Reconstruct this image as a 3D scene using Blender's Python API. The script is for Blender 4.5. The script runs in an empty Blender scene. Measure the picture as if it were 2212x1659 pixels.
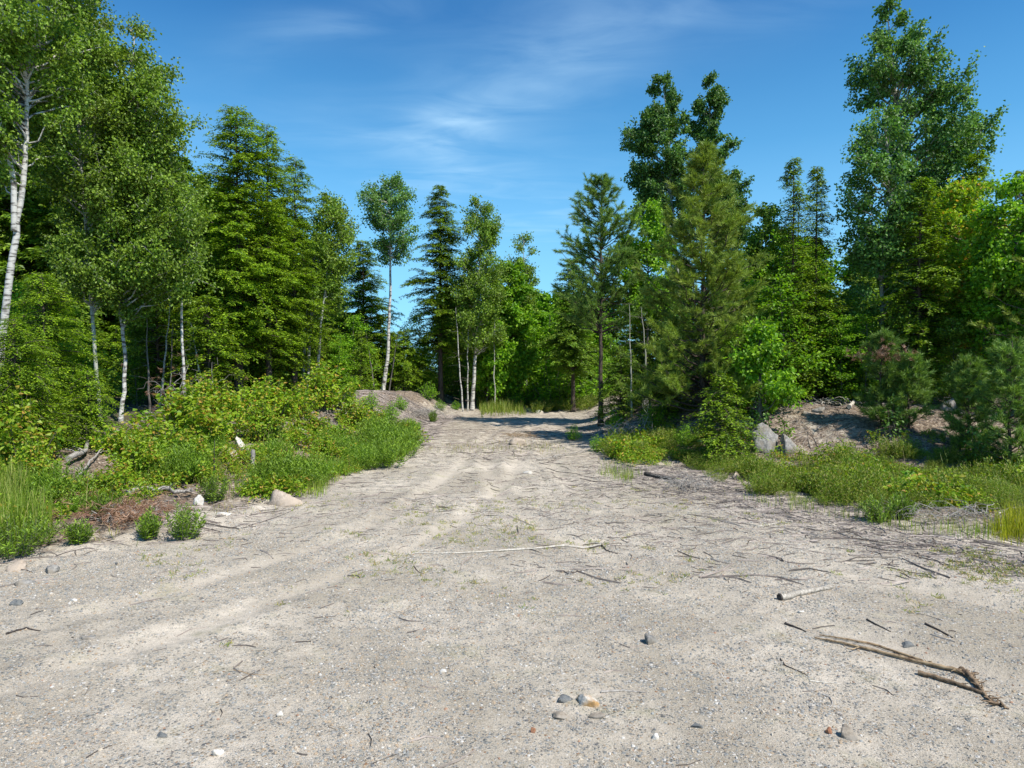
import bpy, math, random
import numpy as np
from mathutils import Vector
rad = math.radians
C = bpy.context.scene.collection
SC = bpy.context.scene
# ------------------------------------------------------------------ camera / world / sun
CAMH, F, HV, CU = 2.5, 1495.0, 801.0, 1106.0      # camera height, focal length and horizon in units of a 2212 px wide frame
cd = bpy.data.cameras.new('camera'); cam = bpy.data.objects.new('camera', cd); C.objects.link(cam)
cd.sensor_width = 36; cd.lens = 36 * F / 2212; cd.clip_end = 2000; cd.clip_start = 0.05
cam.location = (0, 0, CAMH); cam.rotation_euler = (rad(90) - math.atan((829.5 - HV) / F), 0, 0)
SC.camera = cam
SUN_EL, SUN_AZ = 53.0, 131.0                       # azimuth clockwise from +Y
w = bpy.data.worlds.new('World'); SC.world = w; w.use_nodes = True
SC.view_settings.view_transform = 'Standard'; SC.view_settings.look = 'None'
SC.view_settings.exposure = 0.42; SC.view_settings.gamma = 1
sd = bpy.data.lights.new('sun', 'SUN'); sd.energy = 5.0; sd.angle = rad(0.5); sd.color = (1, 0.95, 0.87)
sun = bpy.data.objects.new('sun', sd); C.objects.link(sun)
sv = Vector((math.sin(rad(SUN_AZ)) * math.cos(rad(SUN_EL)), math.cos(rad(SUN_AZ)) * math.cos(rad(SUN_EL)), math.sin(rad(SUN_EL))))
sun.rotation_euler = sv.to_track_quat('Z', 'Y').to_euler()


class NT:
    def __init__(s, tree):
        s.t = tree; s.n = tree.nodes; s.l = tree.links

    def new(s, typ, props=None, **ins):
        nd = s.n.new(typ)
        for k, v in (props or {}).items(): setattr(nd, k, v)
        for k, v in ins.items():
            key = int(k[1:]) if k[0] == 'i' and k[1:].isdigit() else k.replace('_', ' ')
            sock = nd.inputs[key]
            if hasattr(v, 'links') or isinstance(v, bpy.types.NodeSocket): s.l.new(v, sock)
            else: sock.default_value = v
        return nd

    def math(s, op, a, b=0.0, c=0.0, clamp=False):
        nd = s.n.new('ShaderNodeMath'); nd.operation = op; nd.use_clamp = clamp
        for i, v in enumerate((a, b, c)):
            if isinstance(v, bpy.types.NodeSocket): s.l.new(v, nd.inputs[i])
            else: nd.inputs[i].default_value = v
        return nd.outputs[0]

    def mix(s, f, a, b, mode='MIX'):
        nd = s.n.new('ShaderNodeMix'); nd.data_type = 'RGBA'; nd.blend_type = mode
        for i, v in ((0, f), (6, a), (7, b)):
            if isinstance(v, bpy.types.NodeSocket): s.l.new(v, nd.inputs[i])
            else: nd.inputs[i].default_value = (v if i == 0 else (*v, 1) if len(v) == 3 else v)
        return nd.outputs[2]

    def ramp(s, f, pts, interp='LINEAR'):
        nd = s.n.new('ShaderNodeValToRGB'); nd.color_ramp.interpolation = interp
        e = nd.color_ramp.elements
        while len(e) < len(pts): e.new(0.5)
        for el, (p, c) in zip(e, pts):
            el.position = p; el.color = (*c, 1) if isinstance(c, (tuple, list)) else (c, c, c, 1)
        s.l.new(f, nd.inputs[0]); return nd.outputs[0]


def world_nodes():
    t = NT(w.node_tree); t.n.clear()
    sky = t.new('ShaderNodeTexSky', dict(sky_type='NISHITA', sun_disc=False, sun_elevation=rad(SUN_EL), sun_rotation=rad(SUN_AZ),
                                         altitude=300, air_density=1.0, dust_density=0.25, ozone_density=2.2)).outputs[0]
    sky = t.new('ShaderNodeHueSaturation', None, Hue=0.492, Saturation=1.0, Value=1.0, Color=sky).outputs[0]
    sky = t.mix(1.0, sky, (0.27, 0.78, 1.18), 'MULTIPLY')
    g = t.new('ShaderNodeTexCoord').outputs['Generated']
    sp = t.new('ShaderNodeSeparateXYZ', None, Vector=g)
    z = t.math('MAXIMUM', sp.outputs[2], 0.05)
    px = t.math('DIVIDE', sp.outputs[0], z); py = t.math('DIVIDE', sp.outputs[1], z)
    cmb = t.new('ShaderNodeCombineXYZ', None, X=px, Y=py).outputs[0]

    def blob(cx, cy, ang, lx, ly, amp):
        a = rad(ang); dx = t.math('SUBTRACT', px, cx); dy = t.math('SUBTRACT', py, cy)
        u = t.math('ADD', t.math('MULTIPLY', dx, math.cos(a) / lx), t.math('MULTIPLY', dy, math.sin(a) / lx))
        v = t.math('ADD', t.math('MULTIPLY', dx, -math.sin(a) / ly), t.math('MULTIPLY', dy, math.cos(a) / ly))
        q = t.math('ADD', t.math('MULTIPLY', u, u), t.math('MULTIPLY', v, v))
        return t.math('MULTIPLY', t.math('EXPONENT', t.math('MULTIPLY', q, -1.0)), amp)
    m = blob(0.10, 2.30, 118, 0.66, 0.30, 0.38)
    for b in ((-0.25, 2.95, 95, 0.45, 0.2, 0.55), (-0.5, 2.0, 150, 0.4, 0.12, 0.3), (-0.55, 3.4, 70, 0.7, 0.4, 0.32),
              (0.15, 4.6, 80, 1.6, 0.6, 0.4), (-1.5, 3.4, 100, 0.8, 0.2, 0.25), (0.55, 1.85, 120, 0.4, 0.3, 0.3)):
        m = t.math('ADD', m, blob(*b))
    mp = t.new('ShaderNodeMapping', None, Vector=cmb, Rotation=(0, 0, rad(-20)), Scale=(0.9, 1.7, 1)).outputs[0]
    n1 = t.new('ShaderNodeTexNoise', None, Vector=mp, Scale=2.0, Detail=9.0, Roughness=0.56, Distortion=0.8).outputs[0]
    n2 = t.new('ShaderNodeTexNoise', None, Vector=cmb, Scale=1.3, Detail=3.0).outputs[0]
    n = t.math('MULTIPLY', t.ramp(n1, [(0.34, 0.0), (0.78, 1.0)]), t.ramp(n2, [(0.3, 0.35), (0.65, 1.0)]))
    n = t.math('ADD', t.math('MULTIPLY', n, 0.8), t.math('MULTIPLY', t.ramp(n2, [(0.3, 0.0), (0.7, 1.0)]), 0.28))
    fac = t.math('MULTIPLY', n, m, clamp=True)
    hz = t.ramp(sp.outputs[2], [(0.0, 0.3), (0.3, 0.0)])
    fac = t.math('MAXIMUM', fac, hz)
    sky = t.mix(t.ramp(sp.outputs[2], [(0.0, 0.6), (0.45, 0.0)]), sky, (2.6, 6.6, 8.8))
    col = t.mix(fac, sky, (4.6, 6.8, 8.6))
    bg = t.new('ShaderNodeBackground', None, Color=col, Strength=0.105)
    o = t.new('ShaderNodeOutputWorld'); t.l.new(bg.outputs[0], o.inputs[0])


world_nodes()

# ------------------------------------------------------------------ numeric helpers
R = np.random.default_rng(7)


def X(u, Y): return (u - CU) / F * Y
def Z(v, Y): return CAMH - (v - HV) / F * Y


def _hash(ix, iy, s):
    h = (ix * 374761393 + iy * 668265263 + s * 974634777) & 0xffffffff
    h = ((h ^ (h >> 13)) * 1274126177) & 0xffffffff
    return ((h ^ (h >> 16)) & 0xffff) / 65535.0


def vnoise(x, y, s=0):
    x = np.asarray(x, float); y = np.asarray(y, float)
    ix = np.floor(x).astype(np.int64); iy = np.floor(y).astype(np.int64)
    fx = x - ix; fy = y - iy; fx = fx * fx * (3 - 2 * fx); fy = fy * fy * (3 - 2 * fy)
    a = _hash(ix, iy, s); b = _hash(ix + 1, iy, s); c = _hash(ix, iy + 1, s); d = _hash(ix + 1, iy + 1, s)
    return (a * (1 - fx) + b * fx) * (1 - fy) + (c * (1 - fx) + d * fx) * fy


def fbm(x, y, s=0, o=4):
    v = 0; a = 0.5
    for k in range(o):
        v = v + a * (vnoise(x * 2 ** k, y * 2 ** k, s + k) - 0.5); a *= 0.5
    return v


def sstep(t): t = np.clip(t, 0, 1); return t * t * (3 - 2 * t)


def polydist(x, y, pts):
    best = np.full(np.shape(x), 1e9)
    for (x0, y0), (x1, y1) in zip(pts[:-1], pts[1:]):
        dx, dy = x1 - x0, y1 - y0; t = np.clip(((x - x0) * dx + (y - y0) * dy) / (dx * dx + dy * dy), 0, 1)
        best = np.minimum(best, np.hypot(x - x0 - t * dx, y - y0 - t * dy))
    return best


LE = [(0, -12), (7, -10), (8, -8.5), (9, -6.5), (10, -4.8), (12, -3.9), (15, -3.7), (20, -3.3), (25, -3.5), (30, -3.4), (34, -2.6), (38, -2.2), (60, -2)]
RE = [(0, 14), (7, 8.9), (9, 6.9), (10, 6.3), (12, 5.4), (15, 4.4), (17, 3.3), (20, 2.4), (25, 2.5), (30, 3.2), (35, 4), (38, 3.6), (60, 3.5)]
FOOT = [(3.3, 45), (3.0, 34), (2.5, 28), (2.3, 22), (3.2, 19), (5.0, 17.3), (7, 16.6), (9, 15.6), (12, 14.3), (16, 13), (30, 10)]
xl = lambda y: np.interp(y, *zip(*LE)) + 0.5 * fbm(y * 0.9, y * 0 + 3, 5, 3)
xr = lambda y: np.interp(y, *zip(*RE)) + 0.5 * fbm(y * 0.9, y * 0 + 9, 6, 3)


def smooth_path(p):
    p = np.array(p); t = np.linspace(0, len(p) - 1, len(p) * 4); k = np.arange(len(p)); q = np.stack([np.interp(t, k, p[:, c]) for c in (0, 1)], 1)
    for _ in range(4): q[1:-1] = (q[:-2] + 2 * q[1:-1] + q[2:]) / 4
    return [tuple(a) for a in q]


TRK = [smooth_path(p) for p in ([(-6.5, 4.0), (-5.0, 6), (-3.4, 8.4), (-2.2, 11), (-1.5, 15), (-1.1, 20), (-0.3, 30)], [(-4.9, 4.0), (-3.5, 6), (-2.0, 8.4), (-0.9, 11), (-0.1, 15), (0.3, 20), (1.1, 30)],
                                [(7.5, 5), (5, 7.4), (2.6, 10.5), (1.2, 14), (0.9, 20)], [(6.2, 3.6), (3.6, 6), (1.3, 9), (-0.4, 13), (-0.7, 20)])]


def terrain(x, y, fine=True):
    x = np.asarray(x, float); y = np.asarray(y, float)
    z = 0.02 * np.clip(y - 10, 0, 40) + 0.10 * fbm(x * 0.25, y * 0.25, 1, 3)
    dl = xl(y) - x
    hl = np.interp(y, [0, 8, 12, 16, 22, 30, 45], [0.12, 0.2, 0.45, 0.75, 1.05, 1.15, 0.3])
    wl = np.interp(y, [0, 12, 18, 24, 40], [5, 5.5, 5, 2.8, 3])
    z = z + hl * sstep(dl / wl)
    foot_y = np.interp(x, [p[0] for p in FOOT[3:]], [p[1] for p in FOOT[3:]])
    inside = ((x > 2.3) & (y > foot_y)) | ((y > 22) & (x > np.interp(y, [22, 28, 34, 45], [2.3, 2.5, 3.0, 3.3])))
    dr = polydist(x, y, FOOT) * inside
    hr = 1.35 * sstep(dr / 4.2) * (1 - 0.75 * sstep((dr - 9) / 14))
    hr = hr * np.interp(y, [10, 14, 30, 45], [0.6, 1, 1, 0.3])
    z = z + hr
    off = np.clip(np.maximum(dl, x - xr(y)), 0, 1.5) / 1.5
    z = z + off * (0.45 * fbm(x * 0.55, y * 0.55, 11, 4) + 0.24 * fbm(x * 2.2, y * 2.2, 15, 4))
    if fine:
        for path in TRK:
            dd = polydist(x, y, path); z = z - 0.025 * np.exp(-(dd / 0.16) ** 2) + 0.018 * np.exp(-((dd - 0.32) / 0.13) ** 2)
        z = z + 0.05 * fbm(x * 1.1, y * 1.1, 21, 4) + 0.018 * fbm(x * 6, y * 6, 31, 3)
    return z


def hit(u, v):
    ys = np.linspace(3, 60, 1200); zs = Z(v, ys); g = terrain(X(u, ys), ys)
    k = np.argmax(g >= zs); y = ys[k] if g[k] >= zs[k] else 60.0
    return np.array([X(u, y), y, float(terrain(X(u, y), y))])


def nrm(a): return a / np.maximum(np.linalg.norm(a, axis=-1, keepdims=True), 1e-9)


class Geo:
    def __init__(s): s.v = []; s.f = {3: [], 4: []}; s.n = 0

    def add(s, V, Fc):
        V = np.asarray(V, np.float32).reshape(-1, 3); Fc = np.asarray(Fc)
        s.f[Fc.shape[1]].append(Fc + s.n); s.v.append(V); s.n += len(V)

    def tube(s, P, r, k=5, cap=True):
        P = np.asarray(P, float); n = len(P); r = np.broadcast_to(r, n)
        T = nrm(np.gradient(P, axis=0)); ref = np.array([0.31, 0.17, 0.93]) if abs(T[0, 2]) < 0.8 else np.array([1.0, 0.2, 0.1])
        A = nrm(np.cross(T, ref)); B = np.cross(T, A)
        an = np.arange(k) * 2 * math.pi / k
        V = P[:, None] + r[:, None, None] * (A[:, None] * np.cos(an)[None, :, None] + B[:, None] * np.sin(an)[None, :, None])
        i = np.arange(n - 1)[:, None] * k; j = np.arange(k)[None]; j2 = (j + 1) % k
        Q = np.stack([i + j, i + j2, i + k + j2, i + k + j], -1).reshape(-1, 4)
        s.add(V, Q)
        if cap:
            s.add(np.vstack([V[0], P[:1]]), [[(a + 1) % k, a, k] for a in range(k)])
            s.add(np.vstack([V[-1], P[-1:]]), [[a, (a + 1) % k, k] for a in range(k)])

    def leaves(s, P, D, N, L, W, fold=0.25, broad=0.45):
        """kite shaped, slightly folded leaves: base P, axis D, normal hint N"""
        P = np.asarray(P, float); n = len(P)
        if not n: return
        D = nrm(D); S = nrm(np.cross(D, N)); U = np.cross(S, D)
        L = np.broadcast_to(L, n)[:, None]; W = np.broadcast_to(W, n)[:, None]
        m = P + D * L * broad + U * W * fold
        V = np.stack([P, m + S * W * 0.5, P + D * L - U * W * fold * 0.5, m - S * W * 0.5], 1)
        s.add(V, np.arange(n * 4).reshape(n, 4))

    def mesh(s, name, mat, smooth=False):
        me = bpy.data.meshes.new(name)
        if s.n == 0: s.add([[0, 0, 0], [0.01, 0, 0], [0, 0.01, 0]], [[0, 1, 2]])
        V = np.concatenate(s.v); me.vertices.add(len(V)); me.vertices.foreach_set('co', V.ravel())
        q = np.concatenate(s.f[4]) if s.f[4] else np.zeros((0, 4), int); t = np.concatenate(s.f[3]) if s.f[3] else np.zeros((0, 3), int)
        me.loops.add(q.size + t.size); me.loops.foreach_set('vertex_index', np.concatenate([q.ravel(), t.ravel()]).astype(np.int32))
        me.polygons.add(len(q) + len(t))
        st = np.concatenate([np.arange(len(q)) * 4, q.size + np.arange(len(t)) * 3]).astype(np.int32)
        me.polygons.foreach_set('loop_start', st)
        me.polygons.foreach_set('use_smooth', np.full(len(st), smooth))
        me.update(calc_edges=True); me.materials.append(mat)
        return me


def obj(name, me, parent=None, loc=(0, 0, 0)):
    o = bpy.data.objects.new(name, me); C.objects.link(o); o.location = loc
    if parent: o.parent = parent
    return o


def tag(o, label=None, cat=None, group=None, kind=None):
    if label: o['label'] = label
    if cat: o['category'] = cat
    if group: o['group'] = group
    if kind: o['kind'] = kind
    return o


def copy_tree(o, parent=None):
    c = o.copy(); C.objects.link(c)
    if parent: c.parent = parent
    for ch in [q for q in o.children]: copy_tree(ch, c)
    return c


# ------------------------------------------------------------------ materials
def newmat(name):
    m = bpy.data.materials.new(name); m.use_nodes = True; t = NT(m.node_tree); t.n.clear(); return m, t


def leafmat(name, cols, trans=0.32, rough=0.5, spec=0.35, vary=0.5):
    m, t = newmat(name)
    isl = t.new('ShaderNodeNewGeometry').outputs['Random Per Island']
    oi = t.new('ShaderNodeObjectInfo').outputs['Random']
    n = len(cols); c = t.ramp(isl, [(i / max(n - 1, 1), tuple(q * (1.12 + 0.5 * i / max(n - 1, 1)) for q in k)) for i, k in enumerate(cols)])
    tc = t.new('ShaderNodeTexCoord').outputs['Object']
    nz = t.new('ShaderNodeTexNoise', None, Vector=tc, Scale=1.3, Detail=2.0).outputs[0]
    val = t.math('ADD', t.math('MULTIPLY', nz, vary), 1.0 - vary * 0.5)
    val = t.math('MULTIPLY', val, t.math('ADD', t.math('MULTIPLY', oi, 0.3), 0.85))
    hue = t.math('ADD', t.math('MULTIPLY', nz, 0.03), 0.477)
    c = t.new('ShaderNodeHueSaturation', None, Hue=hue, Saturation=1.0, Value=val, Color=c).outputs[0]
    p = t.new('ShaderNodeBsdfPrincipled', None, Base_Color=c, Roughness=rough)
    p.inputs['Specular IOR Level'].default_value = spec
    tc2 = t.mix(1.0, c, (1.25, 1.3, 0.5), 'MULTIPLY')
    tr = t.new('ShaderNodeBsdfTranslucent', None, Color=tc2)
    mx = t.new('ShaderNodeMixShader', None, i0=trans, i1=p.outputs[0], i2=tr.outputs[0])
    o = t.new('ShaderNodeOutputMaterial'); t.l.new(mx.outputs[0], o.inputs[0]); return m


def barkmat(name, c1, c2, scale=(3, 3, 14), lo=0.4, hi=0.6, rough=0.85, isl=0.0, bump=0.4):
    m, t = newmat(name)
    tc = t.new('ShaderNodeTexCoord').outputs['Object']
    mp = t.new('ShaderNodeMapping', None, Vector=tc, Scale=scale).outputs[0]
    nz = t.new('ShaderNodeTexNoise', None, Vector=mp, Scale=1.0, Detail=6.0, Roughness=0.65).outputs[0]
    f = t.ramp(nz, [(lo, 0.0), (hi, 1.0)]); c = t.mix(f, c1, c2)
    if isl:
        r = t.new('ShaderNodeNewGeometry').outputs['Random Per Island']
        v = t.math('ADD', t.math('MULTIPLY', r, isl), 1 - isl / 2)
        c = t.new('ShaderNodeHueSaturation', None, Hue=0.5, Saturation=1.0, Value=v, Color=c).outputs[0]
    b = t.new('ShaderNodeBump', None, Strength=bump, Distance=0.01, Height=nz)
    p = t.new('ShaderNodeBsdfPrincipled', None, Base_Color=c, Roughness=rough, Normal=b.outputs[0])
    p.inputs['Specular IOR Level'].default_value = 0.2
    o = t.new('ShaderNodeOutputMaterial'); t.l.new(p.outputs[0], o.inputs[0]); return m


M = dict(
    birch=leafmat('birch_leaf', [(0.06, 0.12, 0.012), (0.115, 0.2, 0.02), (0.19, 0.29, 0.035)], trans=0.36, rough=0.5, spec=0.35, vary=0.7),
    aspen=leafmat('aspen_leaf', [(0.035, 0.095, 0.018), (0.07, 0.165, 0.030), (0.13, 0.235, 0.055)], rough=0.5, spec=0.35),
    maple=leafmat('maple_leaf', [(0.07, 0.18, 0.010), (0.12, 0.27, 0.014), (0.2, 0.35, 0.02)], trans=0.42),
    maplered=leafmat('young_maple_leaf', [(0.08, 0.19, 0.010), (0.14, 0.27, 0.014), (0.24, 0.34, 0.02), (0.17, 0.28, 0.015), (0.34, 0.2, 0.04)], trans=0.4),
    hemlock=leafmat('hemlock_needles', [(0.045, 0.105, 0.007), (0.10, 0.185, 0.009), (0.2, 0.305, 0.013)], trans=0.34, spec=0.25, vary=0.8),
    hemlockdark=leafmat('dark_hemlock_needles', [(0.04, 0.095, 0.009), (0.08, 0.155, 0.012), (0.135, 0.22, 0.016)], trans=0.3, spec=0.3),
    pine=leafmat('pine_needles', [(0.05, 0.115, 0.022), (0.105, 0.195, 0.035), (0.18, 0.28, 0.06)], trans=0.28, spec=0.35),
    redpine=leafmat('olive_pine_needles', [(0.065, 0.115, 0.016), (0.13, 0.195, 0.026), (0.22, 0.29, 0.05)], trans=0.25, vary=0.8, spec=0.3),
    deadneedle=leafmat('dead_needles', [(0.13, 0.065, 0.035), (0.21, 0.12, 0.07), (0.26, 0.17, 0.11)], trans=0.15),
    fern=leafmat('sweetfern_leaf', [(0.032, 0.075, 0.006), (0.075, 0.14, 0.009), (0.15, 0.225, 0.012), (0.2, 0.17, 0.06)], trans=0.35, vary=1.0),
    darkfern=leafmat('dark_spirea_leaf', [(0.05, 0.105, 0.008), (0.09, 0.17, 0.012), (0.15, 0.24, 0.018)], trans=0.3, vary=0.9),
    grass=leafmat('grass_blade', [(0.08, 0.14, 0.012), (0.14, 0.21, 0.02), (0.17, 0.27, 0.03), (0.3, 0.28, 0.1)], trans=0.4),
    weed=leafmat('weed_leaf', [(0.07, 0.13, 0.015), (0.15, 0.2, 0.03), (0.24, 0.25, 0.06), (0.3, 0.2, 0.1)], trans=0.3),
    yellowgrass=leafmat('yellow_grass_blade', [(0.14, 0.17, 0.01), (0.24, 0.27, 0.015), (0.34, 0.34, 0.03)], trans=0.4),
    dry=leafmat('dry_grass_blade', [(0.12, 0.16, 0.02), (0.25, 0.27, 0.07), (0.34, 0.28, 0.13), (0.2, 0.12, 0.05)], trans=0.3),
    birchbark=barkmat('white_birch_bark', (0.09, 0.08, 0.07), (0.56, 0.54, 0.49), (3, 3, 12), 0.40, 0.52),
    greybark=barkmat('grey_bark', (0.07, 0.06, 0.05), (0.2, 0.18, 0.155), (14, 14, 4), 0.35, 0.65),
    aspenbark=barkmat('aspen_bark', (0.1, 0.1, 0.08), (0.38, 0.38, 0.31), (3, 3, 8), 0.36, 0.5),
    pinebark=barkmat('pine_bark', (0.035, 0.028, 0.024), (0.13, 0.1, 0.08), (16, 16, 5), 0.35, 0.65),
    deadwood=barkmat('weathered_grey_wood', (0.16, 0.14, 0.12), (0.42, 0.39, 0.35), (30, 30, 30), 0.35, 0.65, isl=0.5),
    palewood=barkmat('pale_bare_wood', (0.24, 0.21, 0.165), (0.6, 0.55, 0.47), (25, 25, 25), 0.3, 0.6),
    darkroot=barkmat('dark_root_wood', (0.05, 0.035, 0.025), (0.26, 0.18, 0.11), (22, 22, 22), 0.35, 0.6),
    logwood=barkmat('weathered_log_wood', (0.2, 0.175, 0.14), (0.5, 0.455, 0.39), (30, 30, 30), 0.35, 0.65),
    greywood=barkmat('grey_log_wood', (0.1, 0.085, 0.07), (0.4, 0.36, 0.31), (20, 40, 40), 0.35, 0.6),
    brownwood=barkmat('brown_peeling_wood', (0.1, 0.06, 0.035), (0.4, 0.29, 0.17), (22, 22, 22), 0.35, 0.6),
    darkwood=barkmat('dark_rotten_and_shaded_wood', (0.02, 0.017, 0.015), (0.1, 0.085, 0.075), (25, 25, 25), 0.35, 0.65),
    litter=barkmat('bark_and_twig_litter', (0.10, 0.08, 0.07), (0.34, 0.29, 0.25), (3, 3, 3), 0.3, 0.7, isl=1.5, bump=0.1),
)


def rockmat(name, c1, c2, c3, scale=9):
    m, t = newmat(name)
    tc = t.new('ShaderNodeTexCoord').outputs['Object']
    n1 = t.new('ShaderNodeTexNoise', None, Vector=tc, Scale=scale, Detail=8.0, Roughness=0.7).outputs[0]
    n2 = t.new('ShaderNodeTexNoise', None, Vector=tc, Scale=scale * 0.3, Detail=3.0).outputs[0]
    c = t.mix(t.ramp(n1, [(0.38, 0.0), (0.62, 1.0)]), c1, c2); c = t.mix(t.ramp(n2, [(0.45, 0.0), (0.62, 1.0)]), c, c3)
    b = t.new('ShaderNodeBump', None, Strength=0.7, Distance=0.02, Height=n1)
    p = t.new('ShaderNodeBsdfPrincipled', None, Base_Color=c, Roughness=0.85, Normal=b.outputs[0])
    o = t.new('ShaderNodeOutputMaterial'); t.l.new(p.outputs[0], o.inputs[0]); return m


RM = dict(
    white=rockmat('white_quartz', (0.48, 0.45, 0.4), (0.68, 0.66, 0.61), (0.5, 0.44, 0.35), 25),
    grey=rockmat('grey_granite', (0.12, 0.115, 0.105), (0.36, 0.34, 0.31), (0.22, 0.19, 0.15), 14),
    tan=rockmat('tan_stone', (0.2, 0.165, 0.125), (0.38, 0.32, 0.25), (0.3, 0.26, 0.21), 25),
    slate=rockmat('blue_grey_slate', (0.09, 0.10, 0.105), (0.2, 0.2, 0.19), (0.15, 0.15, 0.14), 30),
    rust=rockmat('rust_stained_quartz', (0.42, 0.38, 0.32), (0.6, 0.56, 0.49), (0.42, 0.25, 0.1), 30),
    orange=rockmat('orange_stone', (0.3, 0.13, 0.07), (0.4, 0.2, 0.1), (0.25, 0.12, 0.07), 40),
    pink=rockmat('pinkish_sandy_boulder', (0.3, 0.24, 0.18), (0.52, 0.43, 0.34), (0.42, 0.34, 0.26), 16),
)


def groundmat():
    m, t = newmat('gravel_and_soil')
    tc = t.new('ShaderNodeTexCoord').outputs['Object']
    veg = t.new('ShaderNodeAttribute', dict(attribute_name='soil')).outputs['Fac']
    big = t.new('ShaderNodeTexNoise', None, Vector=tc, Scale=0.55, Detail=5.0, Roughness=0.6).outputs[0]
    mid = t.new('ShaderNodeTexNoise', None, Vector=tc, Scale=4.0, Detail=6.0, Roughness=0.7).outputs[0]
    fin = t.new('ShaderNodeTexNoise', None, Vector=tc, Scale=90.0, Detail=4.0, Roughness=0.8).outputs[0]
    sand = t.mix(t.ramp(big, [(0.40, 0.0), (0.6, 1.0)]), (0.395, 0.335, 0.25), (0.67, 0.58, 0.465))
    sand = t.mix(t.ramp(mid, [(0.35, 0.0), (0.7, 0.8)]), sand, (0.34, 0.29, 0.22))
    sand = t.mix(t.ramp(fin, [(0.3, 0.8), (0.5, 0.0)]), sand, (0.15, 0.14, 0.12))
    sand = t.mix(t.ramp(fin, [(0.52, 0.0), (0.7, 0.7)]), sand, (0.7, 0.65, 0.58))
    trk = t.new('ShaderNodeAttribute', dict(attribute_name='packed')).outputs['Fac']
    pebcols = [(0.0, (0.18, 0.175, 0.165)), (0.12, (0.3, 0.3, 0.28)), (0.3, (0.44, 0.39, 0.32)), (0.45, (0.22, 0.22, 0.2)), (0.58, (0.38, 0.29, 0.2)),
               (0.68, (0.62, 0.58, 0.52)), (0.8, (0.28, 0.27, 0.24)), (0.9, (0.45, 0.36, 0.26)), (0.98, (0.32, 0.19, 0.11))]
    c = sand; hts = []
    for sc, thr, seed in ((30, 0.4, 0), (62, 0.45, 5)):
        mp = t.new('ShaderNodeMapping', None, Vector=tc, Location=(seed, seed * 2, 0)).outputs[0]
        vo = t.new('ShaderNodeTexVoronoi', dict(feature='F1'), Vector=mp, Scale=float(sc), Randomness=1.0)
        s2 = t.new('ShaderNodeSeparateXYZ', None, Vector=vo.outputs['Color'])
        pc = t.ramp(s2.outputs[0], pebcols, 'CONSTANT')
        lim = t.math('MULTIPLY', s2.outputs[1], t.ramp(mid, [(0.35, 0.3), (0.6, 1.0)]))
        lim = t.math('MULTIPLY', t.math('MULTIPLY', lim, thr * 1.7), t.math('SUBTRACT', 1.0, t.math('MULTIPLY', trk, 0.75)))
        mask = t.math('MULTIPLY', t.math('GREATER_THAN', lim, vo.outputs['Distance']), 1.0)
        c = t.mix(mask, c, pc)
        hts.append(t.math('MULTIPLY', t.math('SUBTRACT', lim, vo.outputs['Distance']), mask))
    c = t.mix(t.math('MULTIPLY', trk, 0.45), c, (0.63, 0.55, 0.45))
    # yellowish dry moss / weeds in places
    mos = t.new('ShaderNodeTexNoise', None, Vector=tc, Scale=1.1, Detail=7.0, Roughness=0.75).outputs[0]
    c = t.mix(t.ramp(mos, [(0.55, 0.0), (0.7, 0.5)]), c, (0.27, 0.25, 0.12))
    # litter and humus off the gravel
    lit = t.new('ShaderNodeTexVoronoi', dict(feature='F1'), Vector=t.new('ShaderNodeMapping', None, Vector=tc, Scale=(1, 2.2, 1), Rotation=(0, 0, 0.5)).outputs[0], Scale=22.0)
    l2 = t.new('ShaderNodeSeparateXYZ', None, Vector=lit.outputs['Color'])
    lc = t.ramp(l2.outputs[0], [(0, (0.07, 0.05, 0.04)), (0.3, (0.15, 0.11, 0.085)), (0.6, (0.24, 0.185, 0.14)), (0.8, (0.33, 0.27, 0.21)), (0.95, (0.45, 0.4, 0.34))], 'CONSTANT')
    v2 = t.math('ADD', veg, t.math('MULTIPLY', t.math('SUBTRACT', mid, 0.5), 1.6))
    lc = t.mix(1.0, lc, (1.0, 0.96, 0.9), 'MULTIPLY')
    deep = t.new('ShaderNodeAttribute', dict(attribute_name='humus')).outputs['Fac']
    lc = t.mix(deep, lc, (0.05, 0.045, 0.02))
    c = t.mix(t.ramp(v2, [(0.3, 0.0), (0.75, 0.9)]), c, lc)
    h = t.math('ADD', t.math('MULTIPLY', t.math('ADD', hts[0], hts[1]), 1.0), t.math('MULTIPLY', fin, 0.6))
    b = t.new('ShaderNodeBump', None, Strength=0.8, Distance=0.03, Height=h)
    b2 = t.new('ShaderNodeBump', None, Strength=0.6, Distance=0.06, Height=mid, Normal=b.outputs[0])
    p = t.new('ShaderNodeBsdfPrincipled', None, Base_Color=c, Roughness=0.95, Normal=b2.outputs[0])
    p.inputs['Specular IOR Level'].default_value = 0.1
    o = t.new('ShaderNodeOutputMaterial'); t.l.new(p.outputs[0], o.inputs[0]); return m


# ------------------------------------------------------------------ ground
def axis(segs):
    out = [segs[0][0]]
    for a, b, st in segs: out += list(np.linspace(a, b, max(2, int((b - a) / st) + 1))[1:])
    return np.array(out)


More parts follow.
